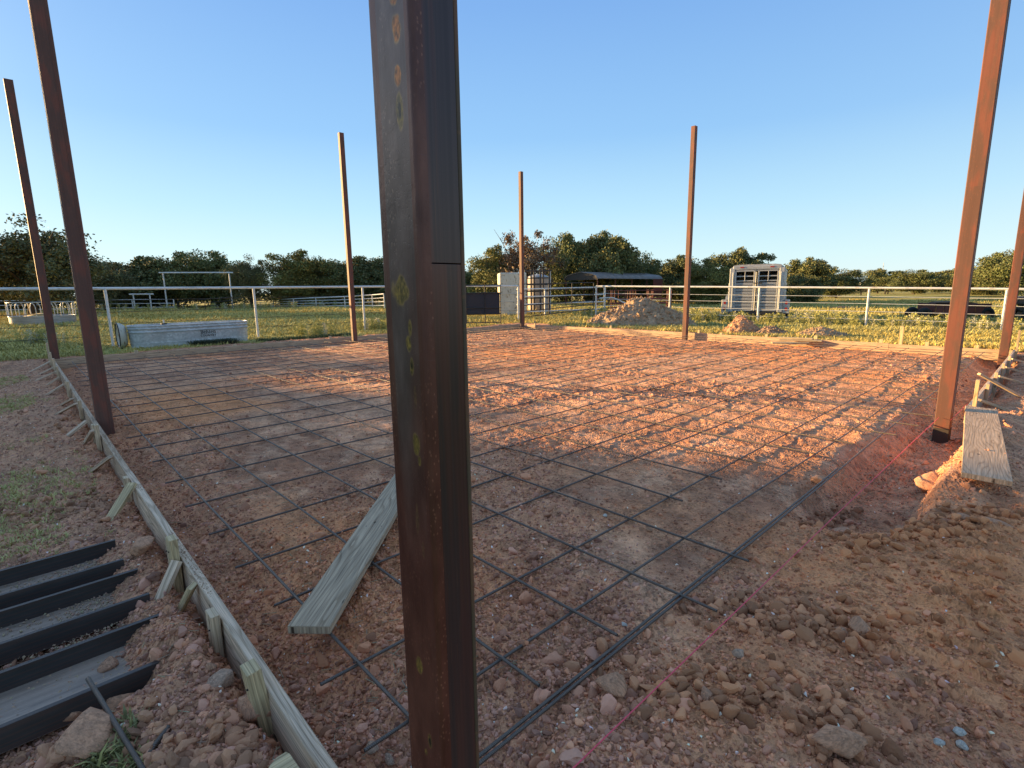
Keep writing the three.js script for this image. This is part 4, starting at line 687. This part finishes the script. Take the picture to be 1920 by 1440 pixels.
// ---------------------------------------------------------------- white pipe fences
function fence(name, pts, railH, o, label) {      // pts: plan positions of the posts, railH: heights of the top rail at each
  const { rails = [], postR = .032, railR = .036, m = M.white, rm = m, cm = M.cable, cr = .006, overL = 0, overR = 0, group } = o;
  const g = thing(name, V(0, 0, 0), 0, label, 'fence', group), top = pts.map((p, i) => V(p.x, railH[i], p.z));
  pts.forEach((p, i) => part('post', bar(V(p.x, fieldBase(p.x, p.z) - .3, p.z), V(p.x, railH[i] - railR * .6, p.z), postR, 10), m, g));
  const ext = (f) => { const a = top.map(v => { const b = fieldBase(v.x, v.z); return V(v.x, lerp(b, v.y, f), v.z); }); const d0 = a[0].clone().sub(a[1]).normalize(), d1 = a[a.length - 1].clone().sub(a[a.length - 2]).normalize(); a[0] = a[0].clone().addScaledVector(d0, overL); a[a.length - 1] = a[a.length - 1].clone().addScaledVector(d1, overR); return a; };
  const run = (nm, f, r, mm) => { const a = ext(f), gs = []; for (let i = 0; i + 1 < a.length; i++) gs.push(bar(a[i], a[i + 1], r, r > .02 ? 10 : 6)); part(nm, merge(gs), mm, g); };
  run('top_rail', 1, railR, rm); for (const f of rails) run(o.pipe ? 'rail' : 'cable', f, cr, cm);
  return g;
}
const LF = i => S(18.25, 1.9 + 3.85 * i);
fence('pipe_fence', [-2, -1, 0, 1, 2, 3].map(LF), [1.66, 1.66, 1.655, 1.655, 1.665, 1.67], { rails: [.2, .4, .6, .8], postR: .037, railR: .04, cm: M.darkSteel, overL: 4 }, 'white pipe and cable fence behind the water tank on the left');
{ const a = LF(3), b = V(.35, 0, -24.9); fence('pipe_fence', [a, b], [1.67, 1.64], { rails: [.3, .55, .8], postR: .04, railR: .04 }, 'short white fence bay between the big near post and the far corner post'); }
const RF = i => V(4.3 + 3.05 * i, 0, -26.6 + 2.27 * i), RH = [1.6, 1.52, 1.44, 1.36, 1.27, 1.18, 1.1];
fence('pipe_fence', [0, 1, 2, 3, 4, 5, 6].map(RF), RH, { rails: [.2, .4, .6, .78], postR: .04, railR: .042, cm: M.white, cr: .009 }, 'white pipe and cable fence on the right, in front of the stock trailer');
// far corral
{
  const A = [[720, 44, 551], [698, 45, 553], [646, 46.5, 556], [592, 49, 558], [550, 51, 560], [512, 53, 562], [476, 55, 563.5], [438, 57, 565]].map(([px, d, py]) => { const v = away(px, d, 560); v.t = EYE + (hz(px) - py) * d / FOCAL; return v; });
  fence('corral_fence', A, A.map(v => v.t), { pipe: 1, rails: [.25, .5, .75], postR: .045, railR: .05, cm: M.white, cr: .032 }, 'far white corral fence of four rails right of the tall frame');
  const B = [[325, 50, 561], [247, 50, 561.5], [167, 49, 562], [60, 47, 563], [-60, 45, 565]].map(([px, d, py]) => { const v = away(px, d, 560); v.t = EYE + (hz(px) - py) * d / FOCAL; return v; });
  fence('corral_fence', B, B.map(v => v.t), { pipe: 1, rails: [.3, .65], postR: .055, railR: .028, cm: M.white, cr: .034 }, 'far white corral fence left of the tall frame');
  const G = (name, px0, px1, dep, top, r, label) => { const a = away(px0, dep, 555), b = away(px1, dep, 555), h0 = EYE + (hz(px0) - top) * dep / FOCAL, h1 = EYE + (hz(px1) - top) * dep / FOCAL, g = thing(name, V(0, 0, 0), 0, label, 'gate frame'); part('upright', bar(V(a.x, fieldBase(a.x, a.z) - .2, a.z), V(a.x, h0, a.z), r, 10), M.white, g); part('upright', bar(V(b.x, fieldBase(b.x, b.z) - .2, b.z), V(b.x, h1, b.z), r, 10), M.white, g); const d = b.clone().sub(a).normalize().multiplyScalar(.35); part('crossbeam', bar(V(a.x - d.x, h0 + r, a.z), V(b.x + d.x, h1 + r, b.z), r * 1.1, 10), M.white, g); return g; };
  G('gate_frame', 311, 434, 49, 514, .06, 'tall white pipe gate frame in the far corral');
  G('gate_frame', 250, 281, 49, 553, .06, 'small low white gate frame left of the tall one');
  // dark gate panel lying open below the tall frame
  const g = thing('corral_gate', away(375, 47, 560).setY(0), -.1, 'dark low pipe gate swung open below the tall white frame', 'gate'); for (const y of [.2, .5, .8, 1.1]) part('rail', bar(V(-2.2, y - .25, 0), V(2.6, y + .12, -.6), .03, 6), M.darkSteel, g); for (const k of [0, .5, 1]) part('stile', bar(V(lerp(-2.2, 2.6, k), -.1 + .25 * k, -.6 * k), V(lerp(-2.2, 2.6, k), .9 + .35 * k, -.6 * k), .03, 6), M.darkSteel, g);
}
// ---------------------------------------------------------------- gates by the far corner
{
  const a = V(.6, 0, -25.2), b = V(4.15, 0, -26.5), d = b.clone().sub(a), L = d.length(), g = thing('pipe_gate', V(a.x, .12, a.z), Math.atan2(-d.z, d.x), 'long dark pipe gate with five bars right of the far corner post', 'gate');
  for (const [y, s] of [[1.62, .04], [1.3, .06], [.95, .12], [.62, .16], [.33, .25], [.06, .3]]) part('bar', bar(V(0, y, 0), V(L, y + s, 0), .021, 8), M.darkSteel, g);
  for (const k of [0, .35, .68, 1]) part('stile', bar(V(L * k, .06 + .3 * k, .02), V(L * k, 1.62 + .04 * k, .02), .02, 8), M.darkSteel, g);
  const f = thing('fence_rails', V(.4, 0, -26.6), -.0, 'white pipe rails behind the long dark gate', 'fence'); for (const y of [1.5, 1.12, .74, .36]) part('rail', bar(V(-.1, y, 0), V(4.6, y + .06, -1.2), .032, 8), M.white, f); part('post', bar(V(1.35, -.3, -.35), V(1.35, 1.5, -.35), .05, 8), M.white, f); part('post', bar(V(4.55, -.3, -1.2), V(4.55, 1.55, -1.2), .05, 8), M.white, f);
  const c = away(905, 21.6), q = thing('panel_gate', V(-2.75, .08, -21.9), .08, 'dark pipe gate with a black sheet, left of the far corner post', 'gate'), W = 2.32;
  for (const y of [1.6, 1.28, .66, .42, .06]) part('bar', bar(V(0, y, 0), V(W, y, 0), .02, 8), M.darkSteel, q);
  for (const k of [0, .38, .72, 1]) part('stile', bar(V(W * k, .02, 0), V(W * k, 1.62, 0), .02, 8), M.darkSteel, q);
  part('sheet', box(W - .05, .92, .006, W / 2, .84, -.028, .002), M.blackSheet, q);
}
// cream box and the chute behind the corner post
{
  const c = away(962, 28.5), y = fieldBase(c.x, c.z), g = thing('cream_tank', V(c.x, y, c.z), .12, 'cream coloured tall box tank behind the far corner post', 'tank');
  part('body', box(1.42, 2.3, 1.3, 0, 1.15, 0, .06), M.cream, g); for (const h of [.35, .8, 1.2, 1.6]) part('rib', box(1.46, .05, 1.34, 0, h, 0, .02), M.cream, g); const f = part('fold', box(.03, 1.0, .012, .18, 1.95, .652, .004), M.cream, g); f.rotation.z = -.6; f.position.set(-.95, .42, 0);
  const k = away(1008, 29), ch = thing('cattle_chute', V(k.x, fieldBase(k.x, k.z), k.z), .1, 'dark barred cattle chute frame right of the cream tank', 'chute');
  for (let i = 0; i < 6; i++) part('upright', box(.075, 2.5, .075, -.62 + i * .25, 1.25, i % 2 ? .3 : -.3), M.darkSteel, ch); for (let i = 0; i < 6; i++) part('crossbar', box(1.5, .07, .06, .02, .6 + i * .36, i % 2 ? .33 : -.27), M.darkSteel, ch); part('end_post', box(.07, 2.35, .07, .72, 1.2, 0), M.white, ch);
  const d = away(1010, 31), w = thing('water_tote', V(d.x, fieldBase(d.x, d.z), d.z), .1, 'grey plastic tank standing behind the barred chute', 'tank'); part('body', new THREE.CylinderGeometry(.62, .62, 2.1, 28).translate(0, 1.05, 0), M.totePlastic, w); part('cap', new THREE.SphereGeometry(.62, 28, 8, 0, TAU, 0, Math.PI / 2).scale(1, .3, 1).translate(0, 2.1, 0), M.zincDull, w);
}
// metal shelter: a long roof with bent eaves on pipe posts
{
  const a = away(1086, 43), b = away(1206, 50), g = thing('metal_shelter', V(a.x, 0, a.z), Math.atan2(-(b.z - a.z), b.x - a.x) , 'long low metal shelter with a dark open end, in front of the oaks', 'shelter'), L = Math.hypot(b.x - a.x, b.z - a.z), y = fieldBase(a.x, a.z), W = 3.4;
  const prof = []; for (const [z, h] of [[-W / 2, 2.3], [-W / 2 + .12, 2.52], [-W / 2 + .5, 2.66], [0, 2.86], [W / 2 - .5, 2.66], [W / 2 - .12, 2.52], [W / 2, 2.3]]) prof.push([z, h]);
  const sh = new THREE.Shape(); prof.forEach(([z, h], i) => i ? sh.lineTo(z, h) : sh.moveTo(z, h)); for (const [z, h] of prof.slice().reverse()) sh.lineTo(z * .985, h - .04);
  const roof = new THREE.ExtrudeGeometry(sh, { depth: L, bevelEnabled: false }); roof.rotateY(Math.PI / 2); part('roof', roof, M.shedRoof, g);
  part('gable', (() => { const s = new THREE.Shape(); s.moveTo(-W / 2, 2.2); prof.forEach(([z, h]) => s.lineTo(z * .97, h - .05)); s.lineTo(W / 2, 2.2); const e = new THREE.ExtrudeGeometry(s, { depth: .03, bevelEnabled: false }); e.rotateY(Math.PI / 2); e.translate(.06, 0, 0); return e; })(), M.darkSteel, g);
  for (let i = 0; i < 5; i++) for (const s of [-1, 1]) part('post', bar(V(.15 + (L - .3) * i / 4, y - .2, s * (W / 2 - .08)), V(.15 + (L - .3) * i / 4, 2.3, s * (W / 2 - .08)), .04, 6), M.redPipe, g);
  part('side_panel', box(L * .16, 1.6, .03, L * .92, 1.5, W / 2 - .02), M.redPipe, g);
}
// red pipe panels stacked behind the large heap
for (let i = 0; i < 6; i++) {
  const c = away(1188 + i * 3, 29.5 + i * .45), g = thing('red_gate', V(c.x, fieldBase(c.x, c.z) - .02, c.z), -.12 + i * .02, `${['front', 'second', 'third', 'fourth', 'fifth', 'rearmost'][i]} of the rusty red pipe panels stored behind the large heap`, 'gate', 'red pipe panels'), W = 3.5 - (i % 3) * .2;
  for (let k = 0; k < 6; k++) part('rail', bar(V(-W / 2, .2 + k * .24, 0), V(W / 2, .2 + k * .24, 0), .026, 6), M.redPipe, g); for (const u of [-.5, -.17, .17, .5]) part('stile', bar(V(u * W, 0, 0), V(u * W, 1.44, 0), .024, 6), M.redPipe, g);
}
{ const a = away(1122, 26.8), b = away(1172, 25.6), g = thing('bent_rail', V(0, 0, 0), 0, 'bent white pipe leaning down onto the large heap', 'pipe'); part('pipe', tube([V(a.x, 1.0, a.z), V((a.x + b.x) / 2, 1.02, (a.z + b.z) / 2), V(b.x, .72, b.z)], .03, 20, 8), M.white, g); }

// ---------------------------------------------------------------- stock tank
{
  const L = 3.02, W = .92, Hh = .62, c = S(17.45, 3.68), y = fieldBase(c.x, c.z) - .01, g = thing('stock_tank', V(c.x, y, c.z), TURN, 'oval galvanized stock tank below the white fence on the left', 'tank');
  const outline = (off) => { const o = [], r = W / 2 + off, s = L / 2 - W / 2; for (let i = 0; i <= 28; i++) { const a = -Math.PI / 2 + Math.PI * i / 28; o.push([s + r * cos(a), r * sin(a)]); } for (let i = 0; i <= 28; i++) { const a = Math.PI / 2 + Math.PI * i / 28; o.push([-s + r * cos(a), r * sin(a)]); } return o; };
  const loft = rings => { const pos = [], uv = [], idx = [], n = outline(0).length; rings.forEach(([off, h], k) => { const o = outline(off); let len = 0; for (let i = 0; i <= n; i++) { const p = o[i % n], q = o[(i + n - 1) % n]; if (i) len += Math.hypot(p[0] - q[0], p[1] - q[1]); pos.push(p[0], h, p[1]); uv.push(len, h + off); } }); for (let k = 0; k + 1 < rings.length; k++) for (let i = 0; i < n; i++) { const a = k * (n + 1) + i, b = a + n + 1; idx.push(a, b, a + 1, a + 1, b, b + 1); } const q = new THREE.BufferGeometry(); q.setAttribute('position', new THREE.Float32BufferAttribute(pos, 3)); q.setAttribute('uv', new THREE.Float32BufferAttribute(uv, 2)); q.setIndex(idx); q.computeVertexNormals(); return q; };
  const bead = (h, r) => [[0, h - r * 1.2], [r * .7, h - r * .7], [r, h], [r * .7, h + r * .7], [0, h + r * 1.2]];
  const taper = h => -.03 * (1 - h / Hh);
  const wallRings = [[0, 0], ...bead(.14, .008), [0, .3], ...bead(.44, .022), ...bead(.53, .020), [0, .59]].map(([o, h]) => [o + taper(h), h]);
  part('wall', loft(wallRings), M.zinc, g);
  part('rim', loft([[0, .585], [.014, .59], [.02, .605], [.012, .622], [-.004, .626], [-.012, .615], [-.01, .6], [-.012, .3], [-.035, .02]]), M.zinc, g);
  { const s = new THREE.Shape(outline(-.03).map(p => new THREE.Vector2(p[0], p[1]))); const q = new THREE.ShapeGeometry(s); q.rotateX(Math.PI / 2); q.translate(0, .03, 0); part('floor', q, M.zincDull, g); const w = new THREE.ShapeGeometry(new THREE.Shape(outline(-.02).map(p => new THREE.Vector2(p[0], p[1])))); w.rotateX(-Math.PI / 2); w.translate(0, .5, 0); part('water', w, M.water, g); }
  const serif = await new FontLoader().loadAsync('fonts/droid/droid_serif_bold.typeface.json'), sans = await new FontLoader().loadAsync('fonts/droid/droid_sans_bold.typeface.json');
  const word = (t, f, size, x, h, sx) => { const q = new TextGeometry(t, { font: f, size, depth: .003, curveSegments: 4, bevelEnabled: false }); q.computeBoundingBox(); const w = q.boundingBox.max.x - q.boundingBox.min.x; q.scale(sx / w, 1, 1); q.translate(x, h, W / 2 + taper(h) + .004); return q; };
  part('lettering', word('Behlen', serif, .105, .12, .315, .40), M.black, g).userData.label = 'black word on the tank side';
  part('lettering', word('COUNTRY', sans, .062, .12, .235, .40), M.black, g).userData.label = 'smaller black word below it';
  const fl = part('float_valve', box(.14, .05, .1, -.62, .615, -.2), M.darkSteel, g); part('valve_pipe', bar(V(-.62, .6, -.2), V(-.62, .74, -.2), .02, 8), M.white, fl);
  const e = S(17.62, 2.02), dsh = thing('round_tub', V(e.x, fieldBase(e.x, e.z) + .34, e.z), TURN, 'round pale tub standing on edge behind the left end of the tank', 'tub');
  const lat = new THREE.LatheGeometry([[0, -.1], [.26, -.1], [.31, -.04], [.345, .06], [.36, .06], [.325, -.05], [.27, -.12], [0, -.12]].map(p => new THREE.Vector2(...p)), 32); lat.rotateZ(Math.PI / 2); part('bowl', lat, M.cream, dsh); part('rim', new THREE.TorusGeometry(.352, .014, 8, 36).rotateY(Math.PI / 2).translate(-.06, 0, 0), M.black, dsh);
}
// ---------------------------------------------------------------- hay ring feeder
{
  const c = away(82, 26.5, 600), y = fieldBase(c.x, c.z), r = 1.28, g = thing('hay_feeder', V(c.x, y, c.z), .4, 'round galvanized hay ring with loop bars, between and behind the left posts', 'feeder');
  part('skirt', new THREE.CylinderGeometry(r, r, .42, 40, 1, true).translate(0, .23, 0), Object.assign(M.zincDull.clone(), { side: THREE.DoubleSide }), g); for (const h of [.03, .44]) part('hoop', new THREE.TorusGeometry(r, .022, 6, 44).rotateX(Math.PI / 2).translate(0, h, 0), M.zinc, g); part('hoop', new THREE.TorusGeometry(r, .026, 6, 44).rotateX(Math.PI / 2).translate(0, 1.12, 0), M.zinc, g);
  for (let i = 0; i < 12; i++) { const a = TAU * i / 12, t = V(-sin(a), 0, cos(a)), o = V(cos(a) * r, 0, sin(a) * r), q = [-.2, -.2, -.14, 0, .14, .2, .2].map((k, j) => o.clone().addScaledVector(t, k).setY([.44, .85, 1.05, 1.12, 1.05, .85, .44][j])); part('loop', tube(q, .018, 18, 6), M.zinc, g); }
  const hay = smoothLump(801, 5, .3, .5); hay.scale(1.9, 1.1, 1.9); hay.translate(-.2, .3, 0); const h2 = single('hay_heap', hay, M.straw, 'hay left over inside the round feeder', 'hay'); h2.position.set(c.x, y, c.z);
}
// ---------------------------------------------------------------- stock trailer, rear towards the camera
{
  const c = away(1405, 24.2), y = fieldBase(c.x, c.z), g = thing('stock_trailer', V(c.x, y, c.z), -.50, 'aluminium livestock trailer seen from behind its two slatted rear doors', 'trailer');
  const W = 2.3, B = .42, T = 2.56, Ln = 4.6;      // rear plane at z = 0, body runs to -z
  const side = s => { const a = []; for (let i = 0; i < 11; i++) a.push(box(.04, .13, Ln, s * W / 2, B + .1 + i * .19, -Ln / 2, .01)); return a; };
  for (const s of [-1, 1]) { part('side_wall', box(.03, T - B - .3, Ln, s * (W / 2 - .03), (T + B) / 2 - .12, -Ln / 2), M.alu, g); for (const q of side(s).slice(0, 7)) part('side_slat', q, M.alu, g); }
  const rs = new THREE.Shape(); const rp = [[-W / 2, T - .3], [-W / 2, T - .2], [-W / 2 + .18, T - .03], [-W / 2 + .4, T], [W / 2 - .4, T], [W / 2 - .18, T - .03], [W / 2, T - .2], [W / 2, T - .3]]; rp.forEach((p, i) => i ? rs.lineTo(...p) : rs.moveTo(...p)); part('roof', new THREE.ExtrudeGeometry(rs, { depth: Ln, bevelEnabled: false }).translate(0, 0, -Ln), M.alu, g);
  part('header', box(W - .3, .17, .07, 0, T - .15, .03, .02), M.alu, g); for (const s of [-1, 1]) part('header_light', box(.17, .05, .02, s * .62, T - .13, .075, .008), M.redLens, g);
  for (const s of [-1, 1]) { part('corner_post', box(.21, T - B - .15, .1, s * (W / 2 - .12), (T + B) / 2 - .09, .02, .02), M.alu, g); }
  part('floor', box(W, .12, Ln, 0, B - .02, -Ln / 2), M.darkSteel, g); part('bumper', box(W + .3, .1, .12, 0, B - .09, .02, .02), M.darkSteel, g); part('front_wall', box(W - .1, T - B - .3, .04, 0, (T + B) / 2 - .1, -Ln + .03), M.alu, g);
  for (const s of [-1, 1]) {
    const x0 = s < 0 ? -.92 : .05, x1 = s < 0 ? -.05 : .92, cx = (x0 + x1) / 2, dw = x1 - x0, d = part('door', merge([box(.07, T - B - .3, .05, x0 + .035, (T + B) / 2 - .12, .03), box(.07, T - B - .3, .05, x1 - .035, (T + B) / 2 - .12, .03), box(dw, .06, .05, cx, T - .29, .03), box(dw, .06, .05, cx, B + .06, .03)]), M.alu, g);
    for (let i = 0; i < 9; i++) part('door_slat', box(dw - .14, .118, .028, cx, B + .16 + i * .138, .02 + (i % 2) * .004, .012), M.zincDull, d);
    for (const h of [T - .53, T - .74]) part('door_slat', box(dw - .14, .05, .03, cx, h, .02), M.alu, d); part('door_mullion', box(.035, .42, .035, cx, T - .53, .03), M.alu, d);
    part('hinge_rod', bar(V(s * .99, B + .1, .085), V(s * .99, T - .35, .085), .016, 8), M.zinc, g); for (const h of [.75, 1.25, 1.75, 2.15]) part('hinge', box(.06, .12, .05, s * .97, h, .07), M.alu, g);
  }
  part('latch_bar', bar(V(-.015, B + .05, .085), V(-.015, T - .34, .085), .02, 8), M.cream, g); part('latch_handle', box(.42, .035, .03, .06, 1.72, .1), M.darkSteel, g);
  for (const s of [-1, 1]) {
    part('fender', (() => { const q = new THREE.Shape(); q.moveTo(0, .35); q.lineTo(0, .85); q.lineTo(s * .14, .98); q.lineTo(s * .14, 1.1); q.lineTo(s * .02, 1.3); q.lineTo(s * -.03, 1.3); q.lineTo(s * -.03, .35); const e = new THREE.ExtrudeGeometry(q, { depth: .06, bevelEnabled: false }); e.translate(s * (W / 2 - .02), 0, -.02); return e; })(), M.alu, g);
    part('fender_skirt', box(.28, .62, .08, s * (W / 2 + .14), .66, .0, .02), M.alu, g); for (const h of [.83, .55]) part('tail_light', new THREE.CylinderGeometry(.055, .055, .03, 16).rotateX(Math.PI / 2).scale(1, 1.35, 1).translate(s * (W / 2 + .14), h, .05), M.redLens, g);
    for (const z of [-1.9, -2.75]) { const w = part('wheel', new THREE.TorusGeometry(.27, .11, 10, 24).rotateY(Math.PI / 2).translate(s * (W / 2 + .14), .37, z), M.rubber, g); part('rim', new THREE.CylinderGeometry(.18, .18, .12, 16).rotateZ(Math.PI / 2).translate(s * (W / 2 + .14), .37, z), M.zinc, w); }
  }
}
// ---------------------------------------------------------------- feed wagon, brush, machine at the right edge, far things
{
  const c = away(1768, 24.5), y = fieldBase(c.x, c.z), g = thing('feed_wagon', V(c.x, y, c.z), -.1, 'rusty brown feed wagon with dark ragged load beyond the right fence', 'wagon');
  part('bed', box(2.7, .1, 1.5, 0, .38, 0), M.darkSteel, g); for (let i = 0; i < 7; i++) part('side_board', box(.37, .52, .05, -1.16 + i * .387, .66, .74 + (i % 2) * .02), M.redPipe, g); part('end_board', box(.05, .56, 1.4, -1.36, .68, 0), M.redPipe, g); for (const [x, z] of [[-1.75, .5], [1.2, .7], [-1.75, -.5], [1.2, -.7]]) { const w = part('wheel', new THREE.TorusGeometry(.26, .12, 10, 22).translate(x, .36, z), M.rubber, g); part('hub', new THREE.CylinderGeometry(.16, .16, .1, 14).rotateX(Math.PI / 2).translate(x, .36, z), M.darkSteel, w); }
  const l = smoothLump(811, 5, .5, .4); l.scale(2.7, .75, 1.35); const o = single('hay_load', l, mat(.11, .075, .045, { roughness: 1 }), 'dark ragged hay heaped on the feed wagon', 'hay'); g.scale.setScalar(.86); o.scale.setScalar(.86); o.position.set(c.x + .05, y + .8, c.z); 
  const b = away(1575, 36), bp = smoothLump(815, 5, .6, .5); bp.scale(2.9, .75, 1.6); const q = single('brush_heap', bp, mat(.10, .075, .05, { roughness: 1 }), 'dark low heap of brush in the pasture right of the trailer', 'brush heap'); q.position.set(b.x, fieldBase(b.x, b.z) + .1, b.z);
}
{
  const c = away(1935, 22), y = fieldBase(c.x, c.z), g = thing('utility_vehicle', V(c.x, y, c.z), -.5, 'dark utility vehicle with a grey canopy cut off by the right edge', 'vehicle');
  part('body', box(2.2, .55, 1.3, .4, .75, 0, .08), M.black, g); part('hood', box(.7, .35, 1.2, -.7, .95, 0, .08), M.darkSteel, g); part('canopy', box(1.7, .08, 1.4, .4, 2.1, 0, .03), M.zincDull, g); for (const [x, z] of [[-.35, .6], [1.15, .6], [-.35, -.6], [1.15, -.6]]) part('canopy_post', bar(V(x, .9, z), V(x, 2.08, z), .03, 8), M.darkSteel, g);
  for (const [x, z] of [[-.55, .68], [1.2, .68], [-.55, -.68], [1.2, -.68]]) { const w = part('wheel', new THREE.TorusGeometry(.24, .11, 10, 22).translate(x, .35, z), M.rubber, g); part('hub', new THREE.CylinderGeometry(.15, .15, .12, 14).rotateX(Math.PI / 2).translate(x, .35, z), M.totePlastic, w); }
  part('hose', tube([V(-.9, 1.0, .6), V(-1.15, 1.1, .6), V(-1.2, .85, .6), V(-1.05, .6, .6)], .025, 20, 6), M.black, g);
}
{
  const c = away(1618, 150), g = thing('far_building', V(c.x, fieldBase(c.x, c.z), c.z), .1, 'low white roofed building far across the pasture', 'building'); part('wall', box(8, 2.0, 6, 0, .7, 0), mat(.3, .29, .27), g);
  const s = new THREE.Shape(); s.moveTo(-3.4, 1.7); s.lineTo(0, 2.6); s.lineTo(3.4, 1.7); s.lineTo(3.4, 1.6); s.lineTo(-3.4, 1.6); part('roof', new THREE.ExtrudeGeometry(s, { depth: 8.6, bevelEnabled: false }).rotateY(Math.PI / 2).translate(-4.3, 0, 0), M.white, g); part('door', box(1.6, 1.6, .1, -1, .6, 3.03), M.darkSteel, g);
  const m = away(1632, 300), t = thing('radio_mast', V(m.x, 0, m.z), 0, 'thin radio mast on the horizon', 'mast'); part('mast', new THREE.CylinderGeometry(.10, .16, 14, 6).translate(0, 7, 0), M.zincDull, t); for (const h of [9, 12]) part('antenna', box(.9, .12, .12, 0, h, 0), M.zincDull, t);
}
// black cattle far out
[[1553, 85, 'leftmost of the far black cattle'], [1603, 92, 'middle one of the far black cattle'], [1643, 100, 'rightmost of the far black cattle']].forEach(([px, d, label], i) => {
  const c = away(px, d), pos = [], R = rng(i + 3), parts = [new THREE.SphereGeometry(.42, 14, 10).scale(1.75, .95, .8).translate(0, .95, 0), new THREE.SphereGeometry(.3, 12, 8).scale(1.1, 1.2, .9).translate(.62, 1.02, 0), new THREE.CylinderGeometry(.15, .22, .6, 10).rotateZ(-1.0).translate(.92, 1.1, 0), new THREE.SphereGeometry(.17, 10, 8).scale(1.7, .9, .85).translate(1.25, 1.12, 0)];
  for (const [x, z] of [[.55, .2], [.55, -.2], [-.55, .22], [-.55, -.22]]) parts.push(new THREE.CylinderGeometry(.11, .06, .8, 8).translate(x, .4, z)); parts.push(new THREE.CylinderGeometry(.025, .02, .7, 5).translate(-.78, .75, 0));
  const g = single('cow', merge(parts), mat(.02, .018, .016), label, 'cow', 'far black cattle'); g.position.set(c.x, fieldBase(c.x, c.z), c.z); g.rotation.y = i * 2.1;
});

scene.traverse(o => { if (o.isMesh) { o.castShadow = true; o.receiveShadow = true; } });
renderer.render(scene, camera);
